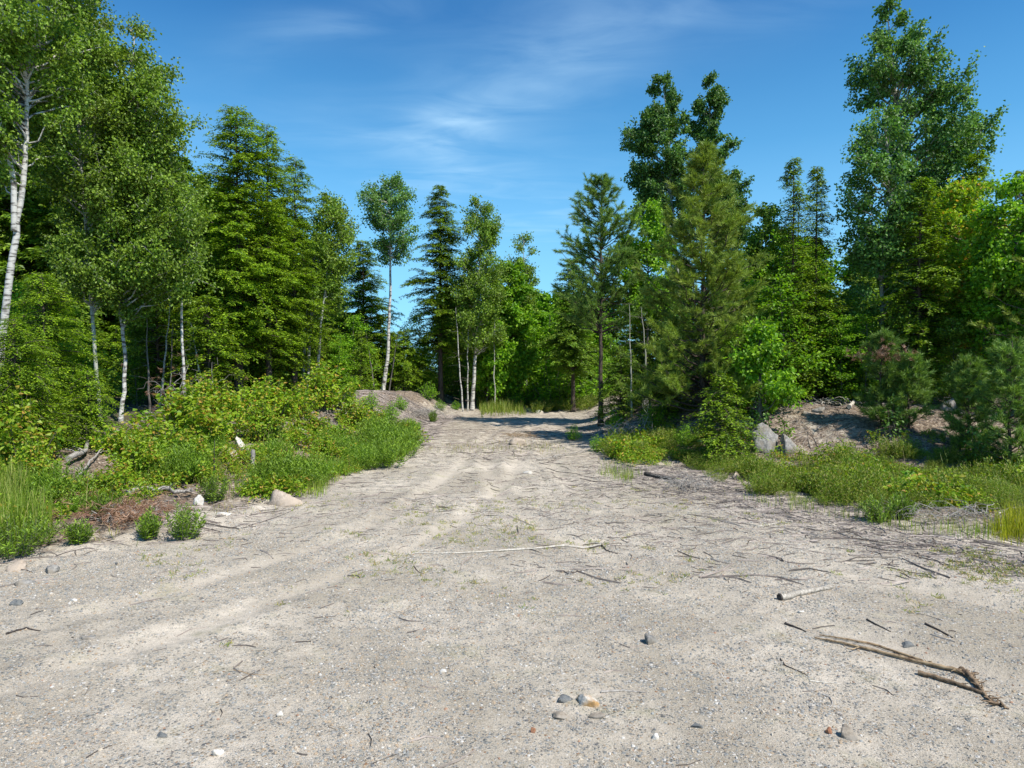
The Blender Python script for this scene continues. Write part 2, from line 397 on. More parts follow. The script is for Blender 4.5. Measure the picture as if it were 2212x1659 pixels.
gx = axis([(-400, -60, 20), (-60, -14, 0.8), (-14, -7, 0.14), (-7, 7, 0.045), (7, 14, 0.12), (14, 60, 0.8), (60, 400, 20)])
gy = axis([(-300, -5, 15), (-5, 2.5, 0.6), (2.5, 11, 0.045), (11, 20, 0.1), (20, 42, 0.25), (42, 90, 1.5), (90, 500, 20)])
GX, GY = np.meshgrid(gx, gy); GZ = terrain(GX, GY)
g = Geo(); ny, nx = GX.shape
ii = np.arange(ny - 1)[:, None] * nx + np.arange(nx - 1)[None]
g.add(np.stack([GX, GY, GZ], -1).reshape(-1, 3), np.stack([ii, ii + 1, ii + nx + 1, ii + nx], -1).reshape(-1, 4))
gm = g.mesh('ground', groundmat(), True)
offd = np.maximum(xl(GY) - GX, GX - xr(GY)); soil = sstep((offd + 0.2) / 2.6) * np.where(GY < 12, 0.8, 1.0)
onm = 0.55 * np.exp(-((GX + 1.5 - 0.0) ** 2) / 60) * sstep((GY - 12) / 12)
bare = np.zeros_like(GX)
for u, v, rr in ((1800, 930, 1.6), (1720, 890, 1.3)):
    p = hit(u, v); bare = np.maximum(bare, np.exp(-((GX - p[0]) ** 2 + (GY - p[1]) ** 2) / rr ** 2))
soil = np.clip(np.maximum(soil, onm * 0.75) - 0.35 * bare, 0, 1)
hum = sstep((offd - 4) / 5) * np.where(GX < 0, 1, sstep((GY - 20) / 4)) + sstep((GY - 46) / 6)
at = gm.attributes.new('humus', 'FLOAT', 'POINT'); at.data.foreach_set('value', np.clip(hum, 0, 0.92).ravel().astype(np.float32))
pk = np.zeros_like(GX)
for p_ in TRK: pk = np.maximum(pk, np.exp(-(polydist(GX, GY, p_) / 0.2) ** 2))
pk = pk * np.clip(0.5 + 1.6 * fbm(GX * 0.8, GY * 0.8, 44, 3), 0, 1)
at = gm.attributes.new('packed', 'FLOAT', 'POINT'); at.data.foreach_set('value', pk.ravel().astype(np.float32))
at = gm.attributes.new('soil', 'FLOAT', 'POINT'); at.data.foreach_set('value', soil.ravel().astype(np.float32))
tag(obj('ground', gm), 'pale gravelly clearing and track with leaf littered banks', 'ground', kind='structure')


# ------------------------------------------------------------------ plant builders (all local coordinates, base at 0,0,0)
def rdir(n, rng, up=0.0):
    a = rng.normal(size=(n, 3)); a[:, 2] += up; return nrm(a)


def curve(p0, p1, rng, sag=0.0, wob=0.06, n=6):
    t = np.linspace(0, 1, n)[:, None]; L = np.linalg.norm(p1 - p0)
    P = p0 + (p1 - p0) * t; P[:, 2] += sag * L * 4 * (t * (1 - t))[:, 0]
    P[1:-1] += rng.normal(size=(n - 2, 3)) * wob * L * 0.5
    return P


def part_tree(name, trunk, crown, tm, cm, loc, label, cat, group=None, crown_name='crown'):
    root = obj(name, None, None, loc); tag(root, label, cat, group)
    obj('trunk' if 'tree' in name else 'stem', trunk.mesh('trunk', tm, True), root)
    obj(crown_name, crown.mesh('crown', cm), root)
    return root


def trunkgeo(path, r0, r1, rng, k=9, knots=0.010):
    """path: local points; resampled with slight wobble"""
    path = np.array(path, float); t = np.linspace(0, len(path) - 1, len(path) * 5); i = np.arange(len(path))
    P = np.stack([np.interp(t, i, path[:, c]) for c in range(3)], 1)
    P[1:-1, :2] += rng.normal(size=(len(P) - 2, 2)) * knots
    s = np.linspace(0, 1, len(P)); r = r0 + (r1 - r0) * s ** 0.9; r[0] *= 1.35
    g = Geo(); g.tube(P, r, k); return g, P


def broadleaf(uvs, Y, sil, r0, rng, nl=70, leaf=0.075, dens=1.0, subs=8, per=26, spread=0.18, asc=0.55, depth=1.0, droop=0.0, dx=0, extra=None):
    """uvs trunk picks (u,v) base first; sil [(v,uL,uR)] crown extents top first. Returns (trunk, crown, loc)"""
    bx, bz = X(uvs[0][0], Y), float(terrain(X(uvs[0][0], Y), Y)) - 0.08
    pts = [(0, 0, 0)]
    for (u, v) in uvs[1:]: pts.append((X(u, Y) - bx, rng.normal() * 0.12, Z(v, Y) - bz))
    tg, TP = trunkgeo(pts, r0, 0.012, rng)
    cg = Geo()
    nl = int(nl * 0.8); spread *= 0.85; dens *= 1.35
    sz = np.array([Z(v, Y) - bz for v, _, _ in sil])[::-1]
    sl = np.array([X(a, Y) - bx for _, a, _ in sil])[::-1]; sr = np.array([X(b, Y) - bx for _, _, b in sil])[::-1]
    zt = TP[:, 2]
    area = np.interp(np.linspace(sz[0], sz[-1], 200), sz, (sr - sl)); cdf = np.cumsum(area + 0.1); cdf /= cdf[-1]
    zz = np.interp(rng.random(nl), cdf, np.linspace(sz[0], sz[-1], 200)); LP = []; LD = []
    for z in np.concatenate([zz, [sz[-1] - 0.05] * 2]):
        c = np.interp(z, sz, (sl + sr) / 2); r = np.interp(z, sz, (sr - sl) / 2)
        a = rng.random() * 2 * math.pi; q = 1.08 * math.sqrt(rng.random() * 0.8 + 0.2)
        tip = np.array([c + r * q * math.cos(a), r * q * math.sin(a) * depth, z])
        h0 = np.linalg.norm(tip[:2] - [np.interp(z, zt, TP[:, 0]), np.interp(z, zt, TP[:, 1])])
        zs = np.clip(z - max(h0 * asc, 0.2) - rng.random() * 0.3, sz[0] * 0.8, zt[-1] - 0.02)
        st = np.array([np.interp(zs, zt, TP[:, 0]), np.interp(zs, zt, TP[:, 1]), zs])
        P = curve(st, tip, rng, 0.05 - droop, 0.07, 6); L = np.linalg.norm(tip - st)
        rr = min(0.012 + 0.012 * L, r0 * 0.5); tg.tube(P, np.linspace(rr, 0.004, 6), 4, False)
        ns = max(3, int(subs * (0.35 + L / 2.4)))
        for k in range(ns):
            t = 0.35 + 0.65 * (k + rng.random()) / ns; t = min(t, 1); b = P[int(t * 5 - 1e-6)] + (P[min(int(t * 5 - 1e-6) + 1, 5)] - P[int(t * 5 - 1e-6)]) * (t * 5 % 1)
            d = nrm(nrm((tip - st)[None])[0] * 0.7 + rng.normal(size=3) * 0.75 + [0, 0, 0.25 - droop])
            sL = (0.18 + 0.32 * rng.random()) * min(1.3, 0.55 + L * 0.3)
            e = b + d * sL; tg.tube(np.array([b, (b + e) / 2 + [0, 0, 0.02], e]), [0.006, 0.004, 0.002], 3, False)
            n = max(3, int(per * dens * 1.2 * (0.6 + 0.8 * rng.random())))
            tt = rng.random(n)[:, None]
            LP.append(b + (e - b) * (0.15 + tt * 0.95) + np.clip(rng.normal(size=(n, 3)), -1.5, 1.5) * spread * (0.55 + 0.45 * tt)); LD.append(np.tile(d, (n, 1)))
    LP = np.vstack(LP); LD = np.vstack(LD); n = len(LP)
    D = nrm(LD * 0.4 + rng.normal(size=(n, 3)) * 0.8 + [0, 0, -0.55]); N = rdir(n, rng, 0.9)
    cg.leaves(LP, D, N, leaf * 1.15 * rng.uniform(0.7, 1.25, n), leaf * 1.15 * rng.uniform(0.65, 0.95, n), 0.2)
    return tg, cg, (bx, Y, bz)


def hemlock(H, hw, rng, r0=0.12, base=0.1, nl=110, leaf=0.075, dens=1.0, pw=0.62, droop=0.22, bend=0.0, dead=8, width=0.3, top_thin=0.35):
    """conifer with flat drooping sprays. H height, hw greatest half width, base = bare fraction"""
    top = np.array([bend * H, 0, H])
    tg, TP = trunkgeo([(0, 0, 0), (bend * H * 0.3, 0.05, H * 0.5), top], r0, 0.008, rng)
    cg = Geo(); LP = []; LD = []; LN = []; LL = []
    g0 = rng.random() * 6
    nl = int(nl * 2.0)
    for i in range(nl):
        t = base + (1 - base) * ((i + rng.random()) / nl) ** 0.92 * 0.995
        prof = min(1.0, ((1 - t) / (1 - base)) ** pw * 1.02 + 0.03) * (0.72 + 0.28 * math.sin(min(1, (t - base) / 0.25) * math.pi / 2))
        L = hw * prof * rng.uniform(0.42, 1.15) + 0.05; a = rng.random() * 6.283
        z = t * H; st = np.array([np.interp(z, TP[:, 2], TP[:, 0]), np.interp(z, TP[:, 2], TP[:, 1]), z])
        o = np.array([math.cos(a), math.sin(a), 0]); up = 0.28 * (0.4 + t) + rng.normal() * 0.16; L *= 0.72 + 0.55 * float(vnoise(a * 1.6 + 40, z * 0.9, 9))
        m = 9; s = np.linspace(0, 1, m)
        P = st + o * (s * L)[:, None]; P[:, 2] += up * L * s - (droop * 1.35 + rng.uniform(-0.08, 0.12)) * L * s ** 2.2 + (0.0 if t < 0.8 else 0.35 * L * 0)
        side = np.array([-o[1], o[0], 0]); P += side * (rng.normal() * 0.1 * L * s ** 2)[:, None]
        tg.tube(P, np.linspace(min(0.006 + 0.012 * L, r0 * 0.45), 0.003, m), 3, False)
        nt = max(5, int(L * 11 * dens))
        for k in range(nt):
            q = 0.12 + 0.88 * (k + rng.random()) / nt; b = np.array([np.interp(q, s, P[:, c]) for c in range(3)])
            sg = 1 if k % 2 else -1; tl = width * (0.35 + 0.65 * (1 - abs(q - 0.45) * 1.1)) * min(1.25, 0.45 + L * 0.45) * rng.uniform(0.7, 1.25)
            d = nrm(o * 0.65 + side * sg * 0.8 + np.array([0, 0, 0.06 - 0.15 * q + rng.normal() * 0.12]))
            if k >= nt - 2: d = nrm(o + np.array([0, 0, -0.25]))
            nn = max(5, int(tl * 46 * dens)); x = (np.arange(nn) + rng.random(nn)) / nn
            pp = b + d * (x * tl)[:, None]; pp[:, 2] -= 0.28 * tl * x ** 2; pp += rng.normal(size=(nn, 3)) * [0.02, 0.02, 0.03]
            ss = np.where(np.arange(nn) % 2 == 0, 1, -1)[:, None]; perp = nrm(np.cross(d, [0, 0, 1.0])[None])[0]
            dd = d * 0.75 + perp * ss * 0.75 + rng.normal(size=(nn, 3)) * 0.22; dd[:, 2] -= 0.15
            LP.append(pp); LD.append(dd); LN.append(np.tile([o[0] * 0.3, o[1] * 0.3, 1.0], (nn, 1)) + rng.normal(size=(nn, 3)) * 0.3); LL.append((1.15 - 0.5 * x))
    LP, LD, LN, LL = map(np.concatenate, (LP, LD, LN, LL)); n = len(LP)
    cg.leaves(LP, LD, LN, leaf * 1.3 * LL * rng.uniform(0.8, 1.25, n), leaf * 0.5 * rng.uniform(0.8, 1.3, n), 0.15, 0.5)
    for k in range(dead):
        z = rng.uniform(0.06, base + 0.15) * H; a = rng.random() * 6.28; L = hw * rng.uniform(0.2, 0.5)
        st = np.array([np.interp(z, TP[:, 2], TP[:, 0]), 0, z]); P = curve(st, st + [math.cos(a) * L, math.sin(a) * L, -0.1 * L], rng, 0.05, 0.1)
        tg.tube(P, np.linspace(0.01, 0.003, 6), 3, False)
    return tg, cg


def tufts(P, D, rng, nn, L, W):
    n = len(P); P = np.repeat(P, nn, 0); D = np.repeat(nrm(D), nn, 0); m = len(P)
    q = rng.random((m, 1)); d = nrm(D * 0.85 + rng.normal(size=(m, 3)) * 0.42 + [0, 0, 0.1])
    return P - D * (q * L * 0.9), d, L * rng.uniform(0.7, 1.1, m), np.full(m, W)


def pine(H, hw, rng, r0=0.13, base=0.2, whorls=22, per=6, nn=26, L=0.13, W=0.011, up=0.45, pw=0.7, dead=10, asym=0.0, tw=8, bendx=0.0, low=1.0):
    tg, TP = trunkgeo([(0, 0, 0), (bendx * 0.5, 0.05, H * 0.5), (bendx, 0, H)], r0, 0.012, rng)
    cg = Geo(); A = []; B = []
    A.append(np.array([[bendx, 0, H + 0.02]])); B.append(np.array([[0, 0, 1.0]]))
    for i in range(whorls):
        t = base + (1 - base) * (i + 0.3 * rng.random()) / whorls; prof = ((1 - t) / (1 - base)) ** pw * (low + (1 - low) * min(1, (t - base) / 0.35))
        for j in range(per + int(rng.integers(-1, 2))):
            a = rng.random() * 6.28; Lb = hw * (prof * rng.uniform(0.42, 1.15) + 0.04) * (1 + asym * math.cos(a))
            z = t * H - rng.random() * 0.15; st = np.array([np.interp(z, TP[:, 2], TP[:, 0]), np.interp(z, TP[:, 2], TP[:, 1]), z])
            o = np.array([math.cos(a), math.sin(a), 0]); uu = up * (0.35 + t) + rng.normal() * 0.08; m = 7; s = np.linspace(0, 1, m)
            P = st + o * (s * Lb)[:, None]; P[:, 2] += Lb * (uu * s * 0.6 + 0.25 * s ** 2.5 - 0.1 * math.sin(3) * s)
            P[1:] += rng.normal(size=(m - 1, 3)) * 0.03 * Lb
            tg.tube(P, np.linspace(min(0.008 + 0.014 * Lb, r0 * 0.4), 0.005, m), 4, False)
            A.append(P[-1:]); B.append((P[-1:] - P[-2:-1]))
            k = max(3, int(tw * (0.4 + Lb * 0.6)))
            for e in range(k):
                q = 0.3 + 0.7 * rng.random(); b = np.array([np.interp(q, s, P[:, c]) for c in range(3)])
                d = nrm(o * 0.7 + rng.normal(size=3) * [0.6, 0.6, 0.25] + [0, 0, 0.35]); tl = rng.uniform(0.12, 0.42) * min(1, 0.4 + Lb * 0.5)
                tg.tube(np.array([b, b + d * tl]), [0.006, 0.004], 3, False)
                kk = 1 + int(tl / 0.13); f = np.linspace(1, 0.45, kk)[:, None]
                A.append(b + d * tl * f); B.append(np.tile(d, (kk, 1)))
    A = np.vstack(A); B = np.vstack(B); p, d, l, ww = tufts(A, B, rng, nn, L, W)
    cg.leaves(p, d, rdir(len(p), rng), l, ww, 0.0, 0.35)
    for k in range(dead):
        z = rng.uniform(0.05, base + 0.2) * H; a = rng.random() * 6.28; Lb = hw * rng.uniform(0.25, 0.75)
        st = np.array([np.interp(z, TP[:, 2], TP[:, 0]), 0, z]); P = curve(st, st + [math.cos(a) * Lb, math.sin(a) * Lb, rng.uniform(-0.25, 0.2) * Lb], rng, 0.06, 0.14, 8)
        tg.tube(P, np.linspace(0.013, 0.003, 8), 4, False)
        for e in range(4):
            b = P[int(rng.integers(2, 7))]; tg.tube(curve(b, b + rdir(1, rng)[0] * 0.35 * Lb, rng, 0, 0.1, 4), np.linspace(0.006, 0.002, 4), 3, False)
    return tg, cg


def shrub(H, hw, rng, stems=14, leaf=0.09, per=22, wide=0.85, spread=0.08, ratio=0.85, up=0.5, fold=0.2, droop=0.3):
    """many stemmed leafy bush"""
    tg = Geo(); cg = Geo(); LP = []; LD = []
    for i in range(stems):
        a = rng.random() * 6.28; q = math.sqrt(rng.random()) * hw; h = H * (1 - 0.45 * (q / hw) ** 2) * rng.uniform(0.7, 1.08)
        b = np.array([math.cos(a), math.sin(a), 0]) * q * 0.35; e = np.array([math.cos(a) * q, math.sin(a) * q, h])
        P = curve(b, e, rng, 0.02, 0.05, 6); tg.tube(P, np.linspace(0.008 + 0.004 * H, 0.002, 6), 4, False)
        n = int(per * (0.5 + h)); t = (rng.random(n) * 0.85 + 0.15); c = np.stack([np.interp(t, np.linspace(0, 1, 6), P[:, k]) for k in range(3)], 1)
        o = rdir(n, rng) * [1, 1, 0.35]; c = c + o * spread * rng.uniform(0.4, 2.2, (n, 1)) * (1.25 - t)[:, None] * 1.4
        LP.append(c); LD.append(o)
    LP = np.vstack(LP); LD = np.vstack(LD); n = len(LP)
    cg.leaves(LP, nrm(LD) + [0, 0, -droop] + rng.normal(size=(n, 3)) * 0.25, rdir(n, rng, up * 3), leaf * rng.uniform(0.55, 1.2, n), leaf * ratio * rng.uniform(0.6, 1.1, n) * wide, fold)
    return tg, cg


def fernclump(H, hw, rng, stems=26, leaf=0.075, per=26, ratio=0.24):
    """upright stems set with narrow leaves pointing out and up (sweetfern, spirea)"""
    tg = Geo(); LP = []; LD = []
    for i in range(stems):
        a = rng.random() * 6.28; q = math.sqrt(rng.random()) * hw; h = H * (1 - 0.4 * (q / hw) ** 2) * rng.uniform(0.65, 1.1)
        b = np.array([math.cos(a), math.sin(a), 0]) * q * 0.4; e = np.array([math.cos(a) * q, math.sin(a) * q, h]) + rng.normal(size=3) * 0.03
        P = curve(b, e, rng, 0.0, 0.05, 4); tg.tube(P, np.linspace(0.004, 0.0015, 4), 3, False)
        n = per; t = np.linspace(0.15, 1, n); c = np.stack([np.interp(t, np.linspace(0, 1, 4), P[:, k]) for k in range(3)], 1)
        an = np.arange(n) * 2.4 + rng.random() * 6; o = np.stack([np.cos(an), np.sin(an), 0.25 + 0.9 * t ** 2], 1) + rng.normal(size=(n, 3)) * 0.2
        LP.append(c); LD.append(o)
    LP = np.vstack(LP); LD = np.vstack(LD); n = len(LP); cg = Geo()
    cg.leaves(LP, LD, rdir(n, rng, 1.2), leaf * rng.uniform(0.6, 1.2, n), leaf * ratio * rng.uniform(0.7, 1.2, n), 0.1)
    return tg, cg


def place(name, gg, tm, cm, u, Y, label, cat, group=None, cn='crown', sink=0.05, rz=0.0):
    x = X(u, Y); r = part_tree(name, gg[0], gg[1], M[tm], M[cm], (x, Y, float(terrain(x, Y)) - sink), label, cat, group, cn)
    r.rotation_euler[2] = rz; return r


# ------------------------------------------------------------------ hero broadleaf trees
def bl(name, label, cat, tm, cm, seed, uvs, Y, sil, r0, **k):
    rng = np.random.default_rng(seed); k['nl'] = int(k.get('nl', 70) * 1.25); tg, cg, loc = broadleaf(uvs, Y, sil, r0, rng, **k)
    return part_tree(name, tg, cg, M[tm], M[cm], loc, label, cat, k.get('group'))


GB = 'birches along the left edge of the clearing'
t1 = bl('birch_tree', 'large white-barked birch leaning right at the left edge of the photo, its trunk forked', 'tree', 'birchbark', 'birch', 1,
        [(-20, 930), (18, 620), (45, 430), (62, 300), (78, 130), (85, -40), (95, -260)], 17,
        [(-320, 70, 130), (-150, -40, 210), (0, -110, 235), (120, -140, 190), (240, -130, 150), (310, -120, 130), (370, -110, 60)], 0.10, nl=120, dens=1.1, leaf=0.075)
rng = np.random.default_rng(3)
fk = Geo(); fk.tube(np.array([[X(35, 17), 17, Z(500, 17)], [X(42, 17), 16.9, Z(400, 17)], [X(36, 17), 16.8, Z(330, 17)], [X(12, 17), 16.8, Z(240, 17)], [X(-20, 17), 16.7, Z(150, 17)]]) - np.array(t1.location), [0.07, 0.065, 0.055, 0.04, 0.025], 8)
obj('forked_limb', fk.mesh('forked_limb', M['birchbark'], True), t1)
bl('birch_tree', 'tall dense birch right of the large white birch, its top cut by the photo edge', 'tree', 'aspenbark', 'birch', 2,
   [(215, 890), (195, 600), (180, 300), (175, 100), (190, -180)], 19.5,
   [(-200, 160, 220), (-60, 110, 250), (60, 90, 250), (150, 90, 245), (260, 95, 285), (350, 100, 300), (450, 115, 300), (560, 130, 290), (640, 150, 280)], 0.055, nl=150, dens=1.15, leaf=0.075)
bl('birch_tree', 'tall birch with pale crooked trunk, its crown reaching furthest right of the left birches', 'tree', 'birchbark', 'birch', 3,
   [(260, 890), (262, 780), (270, 640), (285, 490), (288, 300), (300, 90)], 20,
   [(68, 285, 318), (120, 255, 350), (190, 245, 385), (255, 240, 418), (310, 250, 390), (400, 240, 420), (500, 230, 445), (600, 250, 425), (680, 280, 380)], 0.062, nl=150, dens=1.15, leaf=0.075)
bl('birch_tree', 'slim birch with thin white trunk before the dark hemlock, leafy only at its top', 'tree', 'birchbark', 'birch', 4,
   [(400, 850), (398, 760), (393, 620), (388, 500), (380, 400)], 21, [(375, 360, 400), (450, 335, 430), (540, 340, 440), (620, 360, 430)], 0.05, nl=55, leaf=0.075)
t5 = bl('birch_tree', 'twin-stemmed white birch beside the tall hemlock group, its crown tipped right', 'tree', 'birchbark', 'birch', 5,
   [(664, 860), (670, 740), (680, 640), (695, 540), (720, 440)], 28, [(432, 705, 750), (470, 680, 772), (530, 660, 775), (600, 655, 770), (680, 660, 740)], 0.075, nl=70, leaf=0.08)
g5 = Geo(); g5.tube(np.array([[X(652, 28), 28.1, float(terrain(X(652, 28), 28.1)) - 0.1], [X(656, 28), 28.1, Z(760, 28)], [X(664, 28), 28.0, Z(680, 28)], [X(676, 28), 28, Z(600, 28)], [X(684, 28), 28, Z(540, 28)]]) - np.array(t5.location), [0.055, 0.05, 0.042, 0.03, 0.015], 8)
obj('second_stem', g5.mesh('second_stem', M['birchbark'], True), t5)
r_ = bl('birch_tree', 'slim white birch stem leaning right beside the twin-stemmed birch, with a pale broken top', 'tree', 'birchbark', 'birch', 55,
   [(680, 862), (688, 760), (700, 690), (706, 600), (712, 520)], 27.5, [(520, 700, 725), (580, 690, 740), (640, 690, 730)], 0.07, nl=12, leaf=0.08)
bl('birch_tree', 'lone birch with a straight white trunk and open round crown against the sky', 'tree', 'birchbark', 'aspen', 6,
   [(825, 868), (836, 780), (842, 640), (846, 500), (848, 392)], 34,
   [(388, 836, 862), (412, 800, 885), (445, 776, 900), (490, 778, 905), (525, 800, 898), (555, 822, 885), (585, 838, 862)], 0.12, nl=80, leaf=0.085, asc=0.35, dens=0.9, per=20, spread=0.17)
bl('birch_tree', 'birch with a bright white lower trunk left of the far track end, its crown pointed', 'tree', 'birchbark', 'birch', 7,
   [(1020, 865), (1028, 740), (1035, 640), (1038, 440)], 35, [(436, 1025, 1055), (480, 1000, 1078), (540, 988, 1092), (600, 978, 1100), (670, 975, 1100), (740, 990, 1090)], 0.11, nl=110, leaf=0.085)
bl('birch_tree', 'small open-crowned birch beside the sky gap over the track end', 'tree', 'aspenbark', 'birch', 8,
   [(1140, 860), (1133, 700), (1131, 520)], 38, [(512, 1122, 1142), (545, 1098, 1165), (590, 1098, 1168), (640, 1088, 1160), (680, 1090, 1150)], 0.08, nl=50, leaf=0.09, dens=0.75)
bl('aspen_tree', 'tall aspen behind the pines, the left of two crowns side by side against the sky', 'tree', 'aspenbark', 'aspen', 10,
   [(1470, 860), (1462, 600), (1445, 400), (1430, 182)], 40,
   [(172, 1415, 1442), (215, 1395, 1462), (262, 1378, 1480), (300, 1345, 1480), (360, 1350, 1490), (430, 1370, 1500), (500, 1390, 1510)], 0.16, nl=120, leaf=0.13, dens=1.1, per=22, spread=0.15)
bl('aspen_tree', 'tall aspen behind the pines, the right of two crowns side by side against the sky', 'tree', 'aspenbark', 'aspen', 11,
   [(1540, 860), (1536, 500), (1530, 185)], 41,
   [(175, 1518, 1545), (225, 1490, 1565), (280, 1485, 1562), (330, 1490, 1592), (390, 1500, 1600), (450, 1530, 1622), (520, 1540, 1620)], 0.16, nl=110, leaf=0.13, dens=1.1, per=22, spread=0.15)
bl('aspen_tree', 'tallest aspen on the right, broad crown high against the sky with a slanting right shoulder', 'tree', 'aspenbark', 'aspen', 12,
   [(1950, 800), (1960, 560), (1950, 330), (1925, 160), (1912, 30)], 24,
   [(18, 1902, 1922), (55, 1885, 1950), (95, 1868, 1985), (130, 1842, 2010), (170, 1840, 2065), (215, 1855, 2040), (250, 1900, 2100), (285, 1900, 2135), (330, 1910, 2140), (380, 1940, 2090), (450, 1960, 2110), (540, 1960, 2090)],
   0.15, nl=150, leaf=0.095, dens=0.95, per=22, spread=0.13)
bl('aspen_tree', 'narrower aspen with pale trunk showing through its leaves, in front of the tallest aspen', 'tree', 'aspenbark', 'aspen', 13,
   [(1912, 800), (1910, 600), (1908, 400), (1906, 250)], 21,
   [(242, 1892, 1925), (285, 1850, 1945), (330, 1825, 1955), (400, 1815, 1962), (500, 1825, 1965), (600, 1840, 1965), (690, 1860, 1960)], 0.085, nl=105, leaf=0.085, dens=0.9, per=20, spread=0.13)
mp = [
    ('leafy green maple left of the tall aspens, below the twin cedar tops', 'maple', 14, [(1720, 840), (1722, 600), (1720, 440)], 25.5, [(520, 1670, 1750), (560, 1640, 1790), (620, 1615, 1815), (700, 1640, 1800), (780, 1660, 1790)], 110),
    ('small shaded birch-leaved tree between the olive pine and the twin cedar tops', 'birch', 15, [(1650, 850), (1648, 600), (1650, 470)], 26, [(455, 1630, 1680), (520, 1600, 1700), (620, 1590, 1690), (740, 1600, 1690)], 80),
    ('yellow-green maple with red-tinged top leaves at the right of the tallest aspen', 'maplered', 16, [(2060, 820), (2065, 600), (2070, 430)], 21, [(410, 2040, 2100), (480, 1990, 2150), (570, 1970, 2180), (660, 1980, 2190), (750, 1990, 2170)], 120),
    ('spreading bright maple at the right edge of the photo', 'maple', 17, [(2190, 840), (2195, 600), (2200, 420)], 19, [(400, 2150, 2230), (480, 2110, 2290), (580, 2100, 2300), (690, 2110, 2300), (760, 2120, 2280)], 110),
    ('bright green maple behind the bare-trunked white pine', 'maple', 18, [(1395, 850), (1400, 650), (1395, 480)], 26.5, [(450, 1370, 1420), (520, 1345, 1450), (600, 1335, 1460), (680, 1340, 1450)], 80),
    ('bright maple at the left side of the far track end', 'maple', 19, [(1100, 850), (1098, 700), (1100, 590)], 37, [(580, 1080, 1125), (640, 1060, 1150), (720, 1050, 1160), (810, 1060, 1150)], 80),
    ('bright maple closing the far end of the track, in its middle', 'maple', 20, [(1190, 845), (1188, 720), (1190, 650)], 40, [(640, 1170, 1215), (690, 1145, 1240), (760, 1140, 1250), (830, 1150, 1240)], 80),
    ('leafy maple at the right side of the far track end, left of the white pine', 'maple', 21, [(1265, 850), (1262, 740), (1265, 660)], 39, [(650, 1240, 1285), (700, 1220, 1310), (780, 1210, 1320), (840, 1220, 1300)], 70),
    ('low spreading maple under the birches left of the track end', 'maple', 22, [(1050, 860), (1060, 780), (1065, 700)], 36.5, [(690, 1045, 1090), (740, 1015, 1110), (790, 1020, 1125), (850, 1010, 1110)], 55),
    ('broad-leaved young maple growing on the mound beside the olive pine', 'maple', 23, [(1640, 890), (1645, 800), (1640, 720)], 19, [(705, 1615, 1665), (740, 1600, 1700), (780, 1585, 1675), (815, 1590, 1725), (850, 1560, 1740), (880, 1600, 1730)], 30),
]
mp += [('tall bright maple in the leafy wall beyond the track end, left one', 'maple', 24, [(1075, 850), (1078, 720), (1080, 610)], 43, [(600, 1060, 1100), (680, 1040, 1125), (760, 1030, 1130), (850, 1035, 1130)], 90),
       ('bright maple in the leafy wall beyond the track end, between two others', 'maple', 25, [(1150, 850), (1152, 720), (1155, 640)], 44, [(630, 1135, 1175), (700, 1105, 1205), (780, 1100, 1210), (855, 1110, 1200)], 90),
       ('bright maple in the leafy wall beyond the track end, right one', 'maple', 26, [(1225, 850), (1228, 720), (1230, 640)], 44.5, [(635, 1205, 1255), (700, 1180, 1280), (780, 1175, 1290), (855, 1180, 1280)], 90)]
for lab, cm, sd_, uvs, Y, sil, nl in mp:
    bl('maple_tree', lab, 'tree', 'greybark', cm, sd_, uvs, Y, sil, 0.06, nl=int(nl * (1.3 if Y > 30 else 1)), leaf=0.15 if Y > 30 else 0.1, per=20, spread=0.15, asc=0.35, dens=0.95)

# ------------------------------------------------------------------ hero conifers
def hk(label, seed, u, Y, vtop, hwpx, tm='pinebark', cm='hemlock', name='hemlock_tree', **k):
    rng = np.random.default_rng(seed); x = X(u, Y); z0 = float(terrain(x, Y)) - 0.05
    H = Z(vtop, Y) - z0; g_ = hemlock(H, hwpx / F * Y, rng, **k)
    return place(name, g_, tm, cm, u, Y, label, 'tree')


hk('tall broad hemlock with a blunt ragged top, the highest conifer on the left', 31, 515, 24, 238, 125, nl=190, pw=0.42, base=0.16, r0=0.17, leaf=0.085, width=0.34)
hk('hemlock tight against the right of the tallest left conifer, half merged with it', 32, 580, 25, 275, 100, nl=140, pw=0.45, base=0.18, r0=0.14, leaf=0.085, width=0.34)
hk('hemlock with a hooked leaning top standing right of the tall broad hemlock', 33, 635, 26.5, 342, 85, nl=130, pw=0.48, base=0.14, r0=0.13, leaf=0.085, width=0.34, bend=0.01)
hk('low bright hemlock spreading its sprays at the bottom left, nearest the left photo edge', 34, 30, 13.5, 690, 150, nl=80, base=0.05, r0=0.07, leaf=0.05, dens=1.5, droop=0.3, cm='hemlock')
hk('bright hemlock with layered sprays under the large white birch', 35, 95, 15.5, 590, 140, nl=110, base=0.1, r0=0.09, leaf=0.05, dens=1.5, droop=0.3)
hk('drooping hemlock beside the crooked pale birch trunk, behind the left bushes', 36, 190, 15.0, 800, 85, nl=60, base=0.04, r0=0.06, leaf=0.05, dens=1.5, droop=0.38)
hk('layered hemlock between the crooked birch and the slim white birch', 37, 340, 23.5, 560, 110, nl=100, base=0.2, r0=0.08, leaf=0.08)
hk('young hemlock with bright tips in front of the tall broad hemlock trunk', 38, 450, 22, 640, 85, nl=80, base=0.22, r0=0.06, leaf=0.08, droop=0.3)
hk('bright hemlock sapling between the tall hemlock and the twin-stemmed birch', 39, 590, 26, 640, 85, nl=80, base=0.2, r0=0.06, leaf=0.08, droop=0.3)
hk('pointed hemlock behind and between the lone birch and the twin-stemmed birch', 40, 785, 37, 520, 95, nl=140, base=0.1, r0=0.13, leaf=0.1, width=0.36)
